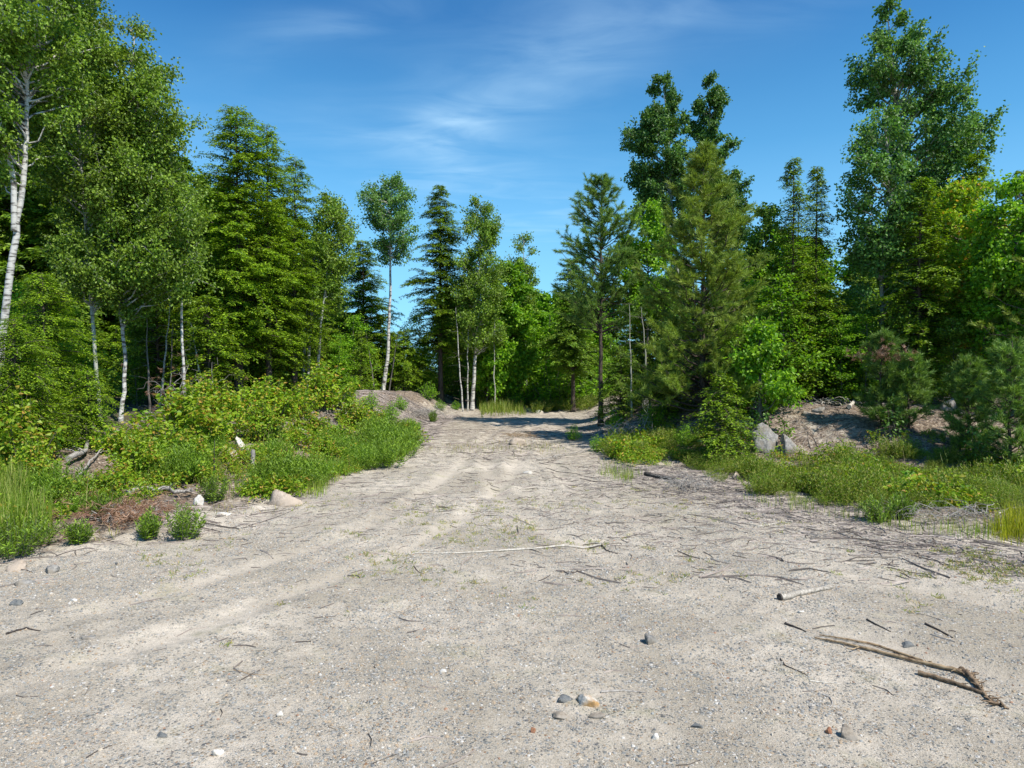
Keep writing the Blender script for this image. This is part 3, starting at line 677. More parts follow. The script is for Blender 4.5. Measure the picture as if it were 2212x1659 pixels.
hk('bright low hemlock left of the lone birch trunk', 41, 745, 35.5, 680, 80, nl=90, base=0.12, r0=0.07, leaf=0.09, droop=0.3)
hk('bright low hemlock right of the lone birch trunk', 42, 872, 35.5, 715, 65, nl=80, base=0.18, r0=0.06, leaf=0.09, droop=0.3)
hk('dark spire-topped hemlock with bare dark trunk right of the lone birch', 43, 952, 36, 402, 92, nl=150, base=0.22, r0=0.15, leaf=0.1, width=0.36, cm='hemlock', pw=0.62)
hk('cedar with a thin spire, the left of the twin tops right of the olive pine', 44, 1712, 21, 345, 80, nl=170, base=0.04, r0=0.08, leaf=0.07, width=0.3, pw=0.72, name='cedar_tree', cm='hemlock')
hk('cedar with a thin spire, the right of the twin tops left of the tall aspens', 45, 1762, 21.3, 362, 75, nl=170, base=0.04, r0=0.08, leaf=0.07, width=0.3, pw=0.72, name='cedar_tree', cm='hemlock')
hk('yellow-green hemlock with layered sprays at the foot of the tallest aspen', 46, 1985, 20.2, 385, 100, nl=150, base=0.15, r0=0.1, leaf=0.08)
hk('yellow-green hemlock rising behind the red-tinged maple', 47, 2105, 21.8, 330, 95, nl=150, base=0.15, r0=0.12, leaf=0.085)
hk('hemlock cut by the right edge of the photo, behind the small pines', 48, 2205, 21, 370, 95, nl=140, base=0.2, r0=0.12, leaf=0.085)
hk('hemlock standing right of the white pine, behind it', 49, 1238, 34, 560, 85, nl=130, base=0.25, r0=0.12, leaf=0.1, cm='hemlockdark')
hk('hemlock filling the gap behind the olive pine on the mound', 50, 1590, 25, 560, 110, nl=120, base=0.08, r0=0.1, leaf=0.085, cm='hemlockdark')
hk('dense hemlock with low sprays on the mound right of the olive pine', 51, 1790, 22.5, 640, 130, nl=110, base=0.04, r0=0.08, leaf=0.08, cm='hemlockdark')
hk('low bright hemlock sprays at the foot of the olive pine', 52, 1560, 17.6, 810, 105, nl=60, base=0.02, r0=0.05, leaf=0.07, droop=0.3)
hk('low hemlock on the mound between the white pine and the olive pine', 53, 1440, 22, 760, 90, nl=70, base=0.04, r0=0.05, leaf=0.08, droop=0.3)


def pn(label, seed, u, Y, vtop, hwpx, cm='pine', **k):
    rng = np.random.default_rng(seed); x = X(u, Y); z0 = float(terrain(x, Y)) - 0.05
    return place('pine_tree', pine(Z(vtop, Y) - z0, hwpx / F * Y, rng, **k), 'pinebark', cm, u, Y, label, 'tree')


pn('white pine with a long bare dark trunk at the right side of the track', 61, 1298, 26, 382, 122, r0=0.10, base=0.38, whorls=24, per=6, nn=24, L=0.17, W=0.012, up=0.85, asym=0.0, low=0.85, tw=10, dead=14)
pn('broad olive-coloured pine with dead lower limbs, before the twin aspen crowns', 62, 1518, 20.5, 315, 168, cm='redpine', r0=0.11, base=0.04, whorls=42, per=7, nn=30, L=0.18, W=0.011, up=0.62, pw=0.8, dead=34, low=0.9, tw=8)
pn('tall shaded pine just beyond the right edge of the photo', 63, 2330, 17.5, 420, 190, cm='redpine', r0=0.14, base=0.08, whorls=20, per=6, nn=20, L=0.14, W=0.014, up=0.4)
pn('young pine with a brown dying top on the mound', 64, 1905, 18.0, 715, 52, base=0.08, r0=0.03, whorls=13, per=6, nn=30, L=0.17, W=0.012, up=1.0, dead=0, tw=6, pw=0.55)
pn('bluish young pine with upright candles beside the brown-topped pine', 65, 1965, 17.7, 762, 52, base=0.1, r0=0.03, whorls=11, per=6, nn=30, L=0.16, W=0.012, up=1.0, dead=0, tw=6, pw=0.6)
pn('young pine left of the two bushy pines at the right edge', 66, 2095, 16.5, 775, 55, base=0.04, r0=0.03, whorls=12, per=7, nn=30, L=0.16, W=0.012, up=1.0, dead=0, tw=6, pw=0.5)
pn('bushy young pine at the right edge of the photo', 67, 2185, 15.5, 735, 72, base=0.04, r0=0.04, whorls=13, per=7, nn=30, L=0.16, W=0.012, up=1.0, dead=0, tw=6, pw=0.5)
# brown dead needles at the top of the dying pine
rng = np.random.default_rng(5)
bt = next(o for o in C.objects if o.get('label', '').startswith('young pine with a brown'))
Pt = rng.normal(size=(100, 3)) * [0.34, 0.34, 0.13] + [0, 0, Z(765, 18.0) - bt.location[2]]
gt = Geo(); p_, d_, l_, w_ = tufts(Pt, rdir(100, rng, 0.4), rng, 26, 0.13, 0.008); gt.leaves(p_, d_, rdir(len(p_), rng), l_, w_, 0, 0.35)
obj('dead_top', gt.mesh('dead_top', M['deadneedle']), bt)['label'] = 'rusty brown dead needles'
# shade pines right of the frame
for i, (x, y, s) in enumerate(((19.5, 11.0, 0.75),)):
    src = next(o for o in C.objects if o.get('label', '').startswith('tall shaded pine')); c = copy_tree(src)
    c.location = (x, y, float(terrain(x, y))); c.scale = (s, s, s); c.rotation_euler[2] = 1 + i * 2
    c['label'] = 'pine standing out of view to the right of the clearing'; c['group'] = 'pines right of the clearing'

# ------------------------------------------------------------------ background rows (copies)
protos = []
for k in range(3):
    rng = np.random.default_rng(80 + k); g_ = hemlock(10.0, [1.9, 2.3, 2.1][k], rng, nl=110, base=[0.06, 0.1, 0.08][k], leaf=0.17, width=0.45, dens=0.8, r0=0.13)
    r = part_tree('hemlock_tree', g_[0], g_[1], M['pinebark'], M['hemlockdark'], (0, 0, 0), None, 'tree'); protos.append(r)
for k in range(2):
    rng = np.random.default_rng(90 + k)
    Yp = 30; gz = float(terrain(0, Yp)); v0 = HV - (gz - CAMH) / Yp * F
    tg, cg, loc = broadleaf([(1106, v0), (1106 + 5, v0 - 260), (1106, v0 - 498)], Yp, [(v0 - 500, 1096, 1116), (v0 - 430, 1060, 1150), (v0 - 300, 1040, 1170), (v0 - 180, 1050, 1160), (v0 - 90, 1070, 1140)], 0.1, rng, nl=120, leaf=0.16, per=18, spread=0.24)
    protos.append(part_tree('birch_tree', tg, cg, M['aspenbark'] if k else M['birchbark'], M['birch'], (0, 0, 0), None, 'tree'))
SKY = [(-300, -100), (200, 60), (400, 330), (640, 430), (720, 560), (780, 620), (850, 700), (905, 690), (960, 560), (1080, 600), (1150, 680), (1190, 700), (1250, 610), (1340, 520), (1600, 470), (1660, 500), (1800, 470), (2212, 430), (2600, 380)]
used = [False] * 5; rng = np.random.default_rng(99)
LABS = ['dark hemlock standing back in the shade behind the front row of trees', 'pale-stemmed birch standing back in the shade behind the front row of trees']
rows = [(30, 34, 110), (38, 42, 95), (46, 52, 64), (58, 66, 66)]
for ri, (ya, yb, du) in enumerate(rows):
    u = -420 + ri * 30
    while u < 2650:
        Y = rng.uniform(ya, yb); uu = u + rng.normal() * 18; u += du * rng.uniform(0.75, 1.25)
        if Y < 44 and 920 < uu < 1560: continue
        if Y < 36 and 700 < uu < 900: continue
        if uu > 1600 and ri >= 1 and rng.random() < 0.55: continue
        vt = np.interp(uu, *zip(*SKY)) + rng.uniform(10, 95) + (ri == 3) * 30
        x = X(uu, Y); z0 = float(terrain(x, Y)) - 0.1; H = Z(vt, Y) - z0
        if H < 2.5: continue
        k = int(rng.integers(0, 3)) if rng.random() < 0.68 else int(rng.integers(3, 5))
        src = protos[k]; o = src if not used[k] else copy_tree(src); used[k] = True
        s = H / 10.0; q = min(1.3, max(0.75, 1.0 / max(s, 0.4) ** 0.4)); o.location = (x, Y, z0); o.scale = (s * q, s * q, s); o.rotation_euler[2] = rng.random() * 6.28
        o['label'] = LABS[0 if k < 3 else 1]; o['group'] = ['shaded hemlocks behind the front row', 'shaded birches behind the front row'][0 if k < 3 else 1]

# young hemlock understory filling the forest floor
rng = np.random.default_rng(120); up_ = []
for k in range(2):
    g_ = hemlock(3.2, 1.25, rng, nl=55, base=0.03, leaf=0.09, width=0.3, r0=0.035, droop=0.3)
    up_.append(part_tree('hemlock_sapling', g_[0], g_[1], M['pinebark'], M['hemlock' if k == 0 else 'hemlockdark'], (0, 0, 0), None, 'tree'))
uused = [False, False]
spots = [(u_, Y_) for u_ in range(-60, 600, 62) for Y_ in (27,)] + [(u_, 31.5) for u_ in range(-60, 820, 60)] + [(u_, 41) for u_ in range(840, 1330, 55)] + [(u_, 26) for u_ in range(1350, 2260, 80)] + [(u_, 48) for u_ in range(1000, 1330, 40)]
for u_, Y_ in spots:
    Y = Y_ + rng.uniform(-1.5, 1.5); x = X(u_ + rng.normal() * 15, Y); k = int(rng.random() < 0.6)
    if Y < 34 and xl(Y) + 0.8 > x > xl(Y) - 1.2: continue
    o = up_[k] if not uused[k] else copy_tree(up_[k]); uused[k] = True; s = rng.uniform(0.6, 1.15)
    o.location = (x, Y, float(terrain(x, Y)) - 0.05); o.scale = (s, s, s * rng.uniform(0.9, 1.2)); o.rotation_euler[2] = rng.random() * 6.28
    o['label'] = ['bright hemlock sapling in the understory below the trees', 'dark hemlock sapling in the understory below the trees'][k]; o['group'] = 'hemlock saplings in the understory'

def undergrowth(name, label, n, xr0, yr0, mat, seed, keep, h=1.1):
    rng = np.random.default_rng(seed); x = rng.uniform(*xr0, n); y = rng.uniform(*yr0, n); k = keep(x, y) & (fbm(x * 0.4, y * 0.4, seed, 3) > -0.1); x, y = x[k], y[k]; n = len(x); z = terrain(x, y)
    m = 46; P = np.repeat(np.stack([x, y, z], 1), m, 0) + rng.normal(size=(n * m, 3)) * [0.55, 0.55, 0] ; hh = np.repeat(h * rng.uniform(0.4, 1.3, n), m) * rng.random(n * m) ** 0.8; P[:, 2] += hh
    g_ = Geo(); a = rdir(n * m, rng); a[:, 2] *= 0.4; g_.leaves(P, a, rdir(n * m, rng, 1.0), 0.17 * rng.uniform(0.6, 1.3, n * m), 0.10 * rng.uniform(0.6, 1.3, n * m), 0.2)
    return tag(obj(name, g_.mesh(name, mat)), label, 'undergrowth', kind='stuff')


undergrowth('forest_undergrowth', 'shaded green undergrowth on the forest floor behind the trees', 5200, (-45, 50), (24, 62), M['hemlockdark'], 130,
            lambda x, y: np.where(x < 0, x < xl(y) - 4.5, (x > xr(y) + 3.5) & (y > 24)) | (y > 44), 1.3)

rng = np.random.default_rng(150); ms_ = []
for k in range(3):
    H_ = 4.2; tg_, P_ = trunkgeo([(0, 0, 0), (0.1, 0, 2), (0, 0.1, H_)], 0.035, 0.008, rng); LP2 = []; cg_ = Geo()
    for j in range(46):
        z = H_ * (0.08 + 0.92 * rng.random() ** 0.85); a = rng.random() * 6.28; L = (1.35 * (1 - z / H_) ** 0.6 + 0.2) * rng.uniform(0.4, 1.15); st = np.array([0, 0, z - 0.2 * L]); e = np.array([math.cos(a) * L, math.sin(a) * L, z + 0.1])
        Q = curve(st, e, rng, 0.05, 0.1, 5); tg_.tube(Q, np.linspace(0.012, 0.003, 5), 3, False); nn_ = int(70 * (0.4 + L)); q = rng.random(nn_)[:, None] ** 0.6
        LP2.append(st + (e - st) * q + np.clip(rng.normal(size=(nn_, 3)), -1.6, 1.6) * [0.2, 0.2, 0.07])
    LP2 = np.vstack(LP2); n_ = len(LP2); a = rdir(n_, rng); a[:, 2] = a[:, 2] * 0.4 - 0.25
    cg_.leaves(LP2, a, rdir(n_, rng, 2.2), 0.115 * rng.uniform(0.6, 1.2, n_), 0.085 * rng.uniform(0.6, 1.1, n_), 0.2)
    ms_.append(part_tree('maple_sapling', tg_, cg_, M['greybark'], M['maple' if k else 'birch'], (0, 0, 0), None, 'tree'))
mused = [False] * 3
for (u_, Y_) in [(1035, 38), (1075, 39.5), (1115, 40.5), (1150, 41), (1185, 41.5), (1220, 40.5), (1255, 40), (1290, 39), (1000, 38.5), (965, 38.5), (905, 37), (770, 33), (735, 30.5), (610, 30), (555, 27), (480, 26), (330, 25), (300, 23.5), (160, 21), (60, 20), (-20, 20),
                 (1350, 28), (1400, 27), (1445, 25), (1480, 26.5), (1620, 22), (1665, 23), (1720, 24), (1815, 22.5), (1850, 24), (1830, 26), (1685, 20.8), (1740, 21.6), (1825, 20.8), (1870, 20.6), (1600, 19.5), (1940, 20.4), (1890, 22), (2000, 20.5), (2060, 19.5), (2130, 19.5), (2190, 18.5), (1240, 37), (1190, 38.2), (1120, 37.5)]:
    Y = Y_ + rng.uniform(-0.4, 0.4); x = X(u_ + rng.normal() * 6, Y); k = int(rng.integers(0, 3)); o = ms_[k] if not mused[k] else copy_tree(ms_[k]); mused[k] = True
    s_ = rng.uniform(0.6, 1.0) * (1.3 if Y > 34 else 0.95); o.location = (x, Y, float(terrain(x, Y)) - 0.05); o.scale = (s_ * 1.05, s_ * 1.05, s_); o.rotation_euler[2] = rng.random() * 6.28
    o['label'] = 'leafy green sapling filling the wood edge between the taller trunks'; o['group'] = 'leafy saplings along the wood edge'

# slim bare trunks and dead saplings in the wood edge
deadt = [(365, 893, 382, 742, 22, 'greybark', 'leaning dead grey sapling left of the slim white birch'), (322, 890, 326, 700, 21, 'greybark', 'straight thin dead stem between the crooked birch and the slim birch'),
         (345, 890, 372, 690, 22.5, 'birchbark', 'thin pale dead stem leaning right behind the left bushes'), (447, 850, 420, 740, 22, 'birchbark', 'short pale crooked dead stem beside the tall hemlock trunk'),
         (810, 862, 788, 720, 33, 'greybark', 'dead stem leaning left beside the lone birch'), (840, 866, 862, 745, 33.5, 'greybark', 'dead stem leaning right at the lone birch foot'),
         (1000, 865, 985, 690, 34, 'birchbark', 'thin white stem left of the pointed-crown birch'), (1010, 860, 1012, 700, 34.5, 'birchbark', 'second thin white stem against the pointed-crown birch'),
         (1070, 862, 1068, 690, 35, 'aspenbark', 'slim grey stem right of the pointed-crown birch'), (1365, 845, 1362, 690, 24.5, 'aspenbark', 'slim white stem right of the white pine trunk'),
         (1405, 850, 1385, 700, 24.2, 'aspenbark', 'crooked mottled white stem between the two big pines'), (645, 860, 640, 655, 27, 'greybark', 'slim grey trunk left of the twin-stemmed birch')]
for i, (u0, v0, u1, v1, Y, bm, lab) in enumerate(deadt):
    rng = np.random.default_rng(140 + i); x0 = X(u0, Y); z0 = float(terrain(x0, Y)) - 0.05
    g_ = Geo(); top = np.array([X(u1, Y) - x0, rng.normal() * 0.2, Z(v1, Y) - z0]); P = curve(np.zeros(3), top + [0, 0, 0.6], rng, 0, 0.009, 10)
    g_.tube(P, np.linspace(0.045 if 'birch' in bm else 0.04, 0.007, 10), 7)
    root = obj('dead_sapling', g_.mesh('dead_sapling', M[bm], True), None, (x0, Y, z0)); tag(root, lab, 'dead tree')
    b_ = Geo()
    for k in range(12):
        p = P[int(rng.integers(3, 10))]; L = rng.uniform(0.2, 0.9); a = rng.random() * 6.28
        b_.tube(curve(p, p + [math.cos(a) * L, math.sin(a) * L, rng.uniform(-0.3, 0.4) * L], rng, 0, 0.12, 5), np.linspace(0.008, 0.002, 5), 3, False)
    obj('twigs', b_.mesh('twigs', M['greybark']), root)

# ------------------------------------------------------------------ bushes
rng = np.random.default_rng(200)
mb = [shrub(1.5, 0.95, rng, stems=34, leaf=0.12, per=46, spread=0.12, ratio=0.9), shrub(1.1, 0.75, rng, stems=24, leaf=0.11, per=46, spread=0.1, ratio=0.9)]
mbush = [part_tree('maple_bush', g_[0], g_[1], M['greybark'], M['maplered'], (0, 0, 0), None, 'bush', None, 'foliage') for g_ in mb]
bu = [(30, 1010, 1.0, 'red-tipped maple bush at the left photo edge'), (-40, 990, 1.15, 'maple bush cut by the left photo edge'), (110, 965, 0.75, 'maple bush right of the red-tipped one at the left edge'),
      (330, 1000, 1.0, 'maple bush in front of the drooping hemlock'), (395, 965, 1.15, 'tall maple bush at the foot of the slim birch, left one'), (255, 985, 0.8, 'small maple bush below the crooked birch trunk'),
      (440, 905, 1.05, 'maple bush at the back of the bank below the tall hemlock'), (510, 905, 1.1, 'maple bush right below the tall hemlock trunk'), (575, 905, 1.0, 'maple bush at the top of the bank, right of the hemlock trunk'),
      (640, 900, 1.05, 'maple bush at the top of the bank, left of the twin-stemmed birch'), (700, 885, 1.15, 'red-leaved maple bush under the twin-stemmed birch'), (480, 950, 0.9, 'maple bush low on the bank above the white jagged rock'),
      (770, 930, 0.8, 'maple bush on the slope below the lone birch, left one'), (805, 925, 0.9, 'maple bush on the slope below the lone birch, right one'), (740, 965, 0.6, 'low yellow-green maple bush behind the grassy edge'),
      (850, 960, 0.6, 'small maple bush at the bank corner beside the track'), (215, 1080, 0.42, 'small orange-leaved maple seedling by the fallen sticks'), (645, 1025, 0.42, 'small bright maple seedling on the bank near the gravel'),
      (560, 950, 0.75, 'maple bush in the middle of the left bank'),
      (610, 1000, 0.5, 'low maple bush on the left bank, between the stump and the pale fallen log'), (700, 1000, 0.55, 'low maple bush on the left bank below the pale fallen log'), (780, 985, 0.55, 'low maple bush near the grassy bank edge beside the track'), (410, 1010, 0.7, 'maple bush low on the bank left of the jagged whitish rock'),
      (820, 960, 0.6, 'maple bush on the slope nearest the track'), (300, 1030, 0.6, 'maple bush above the weathered fallen log'), (660, 940, 0.8, 'maple bush behind the pale fallen log'), (60, 1050, 0.6, 'low maple bush at the back of the tall grass')]
for i, (u, v, s, lab) in enumerate(bu):
    k = i % 2; o = mbush[k] if i < 2 else copy_tree(mbush[k]); p = hit(u, v); o.location = p - [0, 0, 0.05]
    s *= rng.uniform(0.9, 1.05); o.scale = (s, s, s * rng.uniform(0.85, 1.1)); o.rotation_euler[2] = rng.random() * 6; o['label'] = lab; o['group'] = 'young maple bushes on the left bank'
gb = [shrub(1.0, 0.6, rng, stems=22, leaf=0.10, per=36, spread=0.09, ratio=0.6)]
gbush = part_tree('green_bush', gb[0][0], gb[0][1], M['greybark'], M['maple'], (0, 0, 0), None, 'bush', None, 'foliage')
g2 = [(925, 862, 0.9, 'pale green bush left of the dark trunk at the back of the clearing'), (865, 885, 0.6, 'small leafy bush right of the lone birch foot'), (985, 885, 0.5, 'small leafy bush beside the debris mound near the far grass'),
      (1240, 950, 0.55, 'small bright bush at the right edge of the track in front of the mound'), (1290, 975, 0.5, 'dark low bush at the foot of the mound'), (750, 870, 0.8, 'leafy bush left of the lone birch trunk'),
      (1180, 850, 1.0, 'bright bush at the far end of the track'), (845, 905, 0.7, 'low leafy bush on the debris mound, left one'), (950, 885, 0.55, 'low leafy bush on the debris mound, right one'), (890, 940, 0.6, 'small bush on the track side of the debris mound'), (800, 885, 0.7, 'leafy bush at the crest of the debris mound'), (825, 925, 0.65, 'leafy bush low on the debris mound above the bank grass'),
      (1330, 930, 0.7, 'dark leafy bush at the foot of the bank below the white pine'), (1410, 925, 0.8, 'leafy bush at the foot of the bank between the two big pines'), (1480, 960, 0.6, 'low leafy bush left of the round-leaved saplings')]
for i, (u, v, s, lab) in enumerate(g2):
    o = gbush if i == 0 else copy_tree(gbush); o.location = hit(u, v) - [0, 0, 0.04]; o.scale = (s,) * 3; o.rotation_euler[2] = i * 1.7; o['label'] = lab; o['group'] = 'small green bushes round the clearing'
# aspen saplings with round leaves on the right
asap = []
for i, (u, v, H, hw, st, lab) in enumerate([(1590, 985, 1.3, 0.45, 7, 'aspen sapling with round leaves left of the grey boulders'), (1640, 960, 1.4, 0.4, 7, 'aspen sapling touching the left grey boulder'), (1545, 1000, 1.0, 0.4, 6, 'low aspen sapling at the foot of the hemlock sprays'),
                                        (1935, 950, 1.05, 0.35, 5, 'round-leaved sapling in front of the brown-topped pine'), (2115, 1010, 1.3, 0.22, 2, 'single slender sapling against the dark shade on the right'),
                                        (1700, 945, 0.7, 0.25, 3, 'small sapling growing over the right grey boulder'), (1960, 1070, 0.7, 0.35, 3, 'low sapling with large leaves amid the right ground cover'), (1660, 900, 1.0, 0.5, 6, 'bright leafy sapling on the mound behind the boulders')]):
    rng = np.random.default_rng(230 + i); g_ = shrub(H, hw, rng, stems=st, leaf=0.095, per=34, spread=0.09, ratio=0.95, fold=0.1)
    o = part_tree('aspen_sapling', g_[0], g_[1], M['greybark'], M['maple' if i in (5, 6, 7) else 'aspen'], tuple(hit(u, v) - [0, 0, 0.03]), lab, 'sapling', None, 'foliage')
# dense spirea clumps near the gravel edge, bottom left
for i, (u, v, H, hw, lab) in enumerate([(397, 1168, 0.62, 0.27, 'round dark green shrub alone on the gravel edge, nearest the track'), (318, 1166, 0.42, 0.2, 'small loose shrub left of the round dark green one'), (462, 1086, 0.55, 0.3, 'dark shrub right of the small white rock'),
                                     (225, 1125, 0.5, 0.25, 'leafy shrub at the left end of the fallen log'), (25, 1205, 0.6, 0.45, 'dark bushy shrub at the lower left photo edge'), (585, 955, 0.6, 0.4, 'dark fine-leaved shrub in the middle of the left bank'),
                                     (700, 950, 0.6, 0.4, 'dark fine-leaved shrub behind the fallen pale log'), (165, 1175, 0.3, 0.2, 'sparse small shrub at the edge of the tall grass'), (935, 912, 0.5, 0.2, 'small upright shrub on the debris mound by the track'),
                                     (1900, 1130, 0.45, 0.3, 'fern-like shrub at the front of the right ground cover'), (1955, 1125, 0.45, 0.16, 'upright shrub at the front edge of the right ground cover')]):
    rng = np.random.default_rng(260 + i); g_ = fernclump(H, hw, rng, stems=int(30 + 60 * hw), leaf=0.075, per=26)
    part_tree('fern_shrub', g_[0], g_[1], M['greybark'], M['darkfern'], tuple(hit(u, v) - [0, 0, 0.02]), lab, 'shrub', None, 'foliage')


# ------------------------------------------------------------------ stuff: ground cover, grass, litter, gravel
def inpoly(u, v, poly):
    c = np.zeros(len(u), bool); n = len(poly)
    for i in range(n):
        (x1, y1), (x2, y2) = poly[i], poly[i - 1]
        c ^= ((y1 > v) != (y2 > v)) & (u < (x2 - x1) * (v - y1) / (y2 - y1 + 1e-9) + x1)
    return c


def uvof(x, y):
    z = terrain(x, y, False); return CU + x / y * F, HV + (CAMH - z) / y * F


EX = [(518, 1000, 48, 52), (340, 1085, 125, 38), (545, 1030, 30, 38), (655, 970, 45, 36), (190, 1030, 70, 60), (1592, 1050, 30, 30), (1685, 1000, 70, 34), (605, 1100, 60, 30), (1490, 1060, 90, 28), (1425, 1045, 60, 22),
      (2060, 1120, 110, 22), (1380, 1010, 50, 14)]


def clear(u, v):
    m = np.ones(len(u), bool)
    for a, b, c, d in EX: m &= ((u - a) / c) ** 2 + ((v - b) / d) ** 2 > 1
    return m


def edge_keep(u, v, poly, rng, wd=55.0):
    d = polydist(u, v, poly + poly[:1]) / wd
    return (rng.random(len(u)) < np.clip(d * 0.9 + 0.12, 0, 1)) & clear(u, v)


def scatter_clumps(name, label, protos, pts, mat, smin, smax, rng):
    g_ = Geo()
    for (x, y) in pts:
        P = protos[int(rng.integers(len(protos)))]; s = smin + (smax - smin) * float(np.clip(1.6 * vnoise(x * 1.3, y * 1.3, 77) - 0.3, 0, 1)) * rng.uniform(0.6, 1.15); a = rng.random() * 6.28; ca, sa = math.cos(a), math.sin(a)
        V = P.reshape(-1, 3) * s * [1, 1, rng.uniform(0.8, 1.2)]; V = np.stack([V[:, 0] * ca - V[:, 1] * sa + x, V[:, 0] * sa + V[:, 1] * ca + y, V[:, 2] + float(terrain(x, y)) - 0.01], 1)
        g_.add(V, np.arange(len(V)).reshape(-1, 4))
    return tag(obj(name, g_.mesh(name, mat)), label, 'plants', kind='stuff')


def quadsof(g_): return np.concatenate(g_.v)


rng = np.random.default_rng(300)
fp = [quadsof(fernclump(0.40, 0.34, rng, stems=30, leaf=0.052, per=20, ratio=0.26)[1]) for _ in range(4)]
x = rng.uniform(2, 15, 60000); y = rng.uniform(8.5, 20, 60000); u, v = uvof(x, y)
RP = [(1290, 985), (1330, 940), (1400, 920), (1560, 930), (1640, 975), (1700, 990), (1790, 990), (1850, 960), (1990, 930), (2150, 980), (2300, 990), (2300, 1120), (2130, 1110), (1960, 1120), (1830, 1100), (1660, 1080), (1560, 1045), (1480, 1005), (1380, 1015)]
m = inpoly(u, v, RP) & inpoly(u, v - 0.38 / y * F, RP + []) & (fbm(x * 0.8, y * 0.8, 50, 3) > -0.09); m |= inpoly(u, v, [(1500, 1000), (2300, 1060), (2300, 1120), (1960, 1120), (1660, 1080)]) & (fbm(x * 1.4, y * 1.4, 51, 3) > 0.02); m &= edge_keep(u, v, RP, rng, 70); sel = np.where(m)[0][:1050]
scatter_clumps('low_ground_cover', 'knee-high green sweetfern spreading over the right bank below the boulders', fp, list(zip(x[sel], y[sel])), M['fern'], 0.4, 1.35, rng)
x = rng.uniform(-14, 0, 60000); y = rng.uniform(8, 30, 60000); u, v = uvof(x, y)
LP_ = [(-150, 1060), (60, 1020), (200, 1040), (330, 1000), (450, 950), (560, 940), (700, 930), (800, 930), (900, 910), (905, 960), (860, 1010), (740, 1030), (700, 1075), (560, 1085), (440, 1060), (300, 1100), (130, 1140), (60, 1200), (-150, 1240)]
m = inpoly(u, v, LP_) & inpoly(u, v - 0.3 / y * F, LP_) & (fbm(x * 0.8, y * 0.8, 52, 3) > -0.02); m &= edge_keep(u, v, LP_, rng); sel = np.where(m)[0][:560]
scatter_clumps('bank_ground_cover', 'low green sweetfern and goldenrod covering the left bank', fp, list(zip(x[sel], y[sel])), M['darkfern'], 0.45, 1.8, rng)
x = rng.uniform(0, 8, 9000); y = rng.uniform(33, 45, 9000); u, v = uvof(x, y); m = inpoly(u, v, [(1140, 868), (1290, 862), (1300, 895), (1150, 900)]); sel = np.where(m)[0][:140]
scatter_clumps('far_ground_cover', 'green weeds at the far end of the track beside the mound', fp, list(zip(x[sel], y[sel])), M['fern'], 1.0, 1.7, rng)


rng = np.random.default_rng(310)
sp_ = [quadsof(shrub(0.45, 0.25, rng, stems=5, leaf=0.07, per=30, spread=0.06, ratio=0.75)[1]) for _ in range(4)]
x = rng.uniform(-14, 15, 90000); y = rng.uniform(8.5, 32, 90000); u, v = uvof(x, y)
m = (inpoly(u, v, RP) | inpoly(u, v, LP_)) & (fbm(x * 0.9, y * 0.9, 58, 3) > -0.02); sel = np.where(m)[0][:520]
scatter_clumps('leafy_seedlings', 'small yellow-green leafy seedlings dotted through the low cover of both banks', sp_, list(zip(x[sel], y[sel])), M['maplered'], 0.5, 1.5, rng)


def blades(name, label, polys, mat, n, H, W, seed, xr_=(-14, 15), yr_=(7, 42), lean=0.35):
    rng = np.random.default_rng(seed); hv = np.array([hit(*q) for p in polys for q in p]); lo = hv.min(0) - 0.3; hi = hv.max(0) + 0.3; N = n * 10
    x = rng.uniform(max(lo[0], -14), min(hi[0], 15), N); y = rng.uniform(lo[1], min(hi[1], 45), N); u, v = uvof(x, y); m = np.zeros(len(x), bool)
    for p in polys: m |= inpoly(u, v, p)
    m &= fbm(x * 1.6, y * 1.6, seed, 3) > -0.08
    if seed != 406: m &= clear(u, v)
    dp = np.full(len(x), -1.0)
    for p in polys: dp = np.maximum(dp, np.where(inpoly(u, v, p), polydist(u, v, p + p[:1]), -1))
    m &= rng.random(N) < np.clip(dp / 26, 0.03, 1) ** 1.3
    ix = np.where(m)[0][:n]; x, y = x[ix], y[ix]; n = len(x)
    b = np.stack([x, y, terrain(x, y) - 0.01], 1); h = H * rng.uniform(0.4, 1.15, n) * (0.8 + 0.8 * vnoise(x * 2, y * 2, 3)); a = rng.random(n) * 6.28
    o = np.stack([np.cos(a), np.sin(a), np.zeros(n)], 1); s = np.stack([-o[:, 1], o[:, 0], np.zeros(n)], 1); l = lean * rng.random((n, 1)); h = h[:, None]
    c = [b, b + np.array([0, 0, 1.0]) * h * 0.55 + o * h * l * 0.35, b + np.array([0, 0, 1.0]) * h * 0.95 + o * h * l * 1.15]
    w_ = W * (0.7 + 0.6 * rng.random((n, 1)))
    V = np.stack([c[0] - s * w_ / 2, c[0] + s * w_ / 2, c[1] + s * w_ * 0.45, c[1] - s * w_ * 0.45, c[2] + s * w_ * 0.08, c[2] - s * w_ * 0.08], 1)
    k = np.arange(n)[:, None] * 6; g_ = Geo(); g_.add(V, np.concatenate([k + [0, 1, 2, 3], k + [3, 2, 4, 5]]))
    return tag(obj(name, g_.mesh(name, mat)), label, 'grass', kind='stuff')


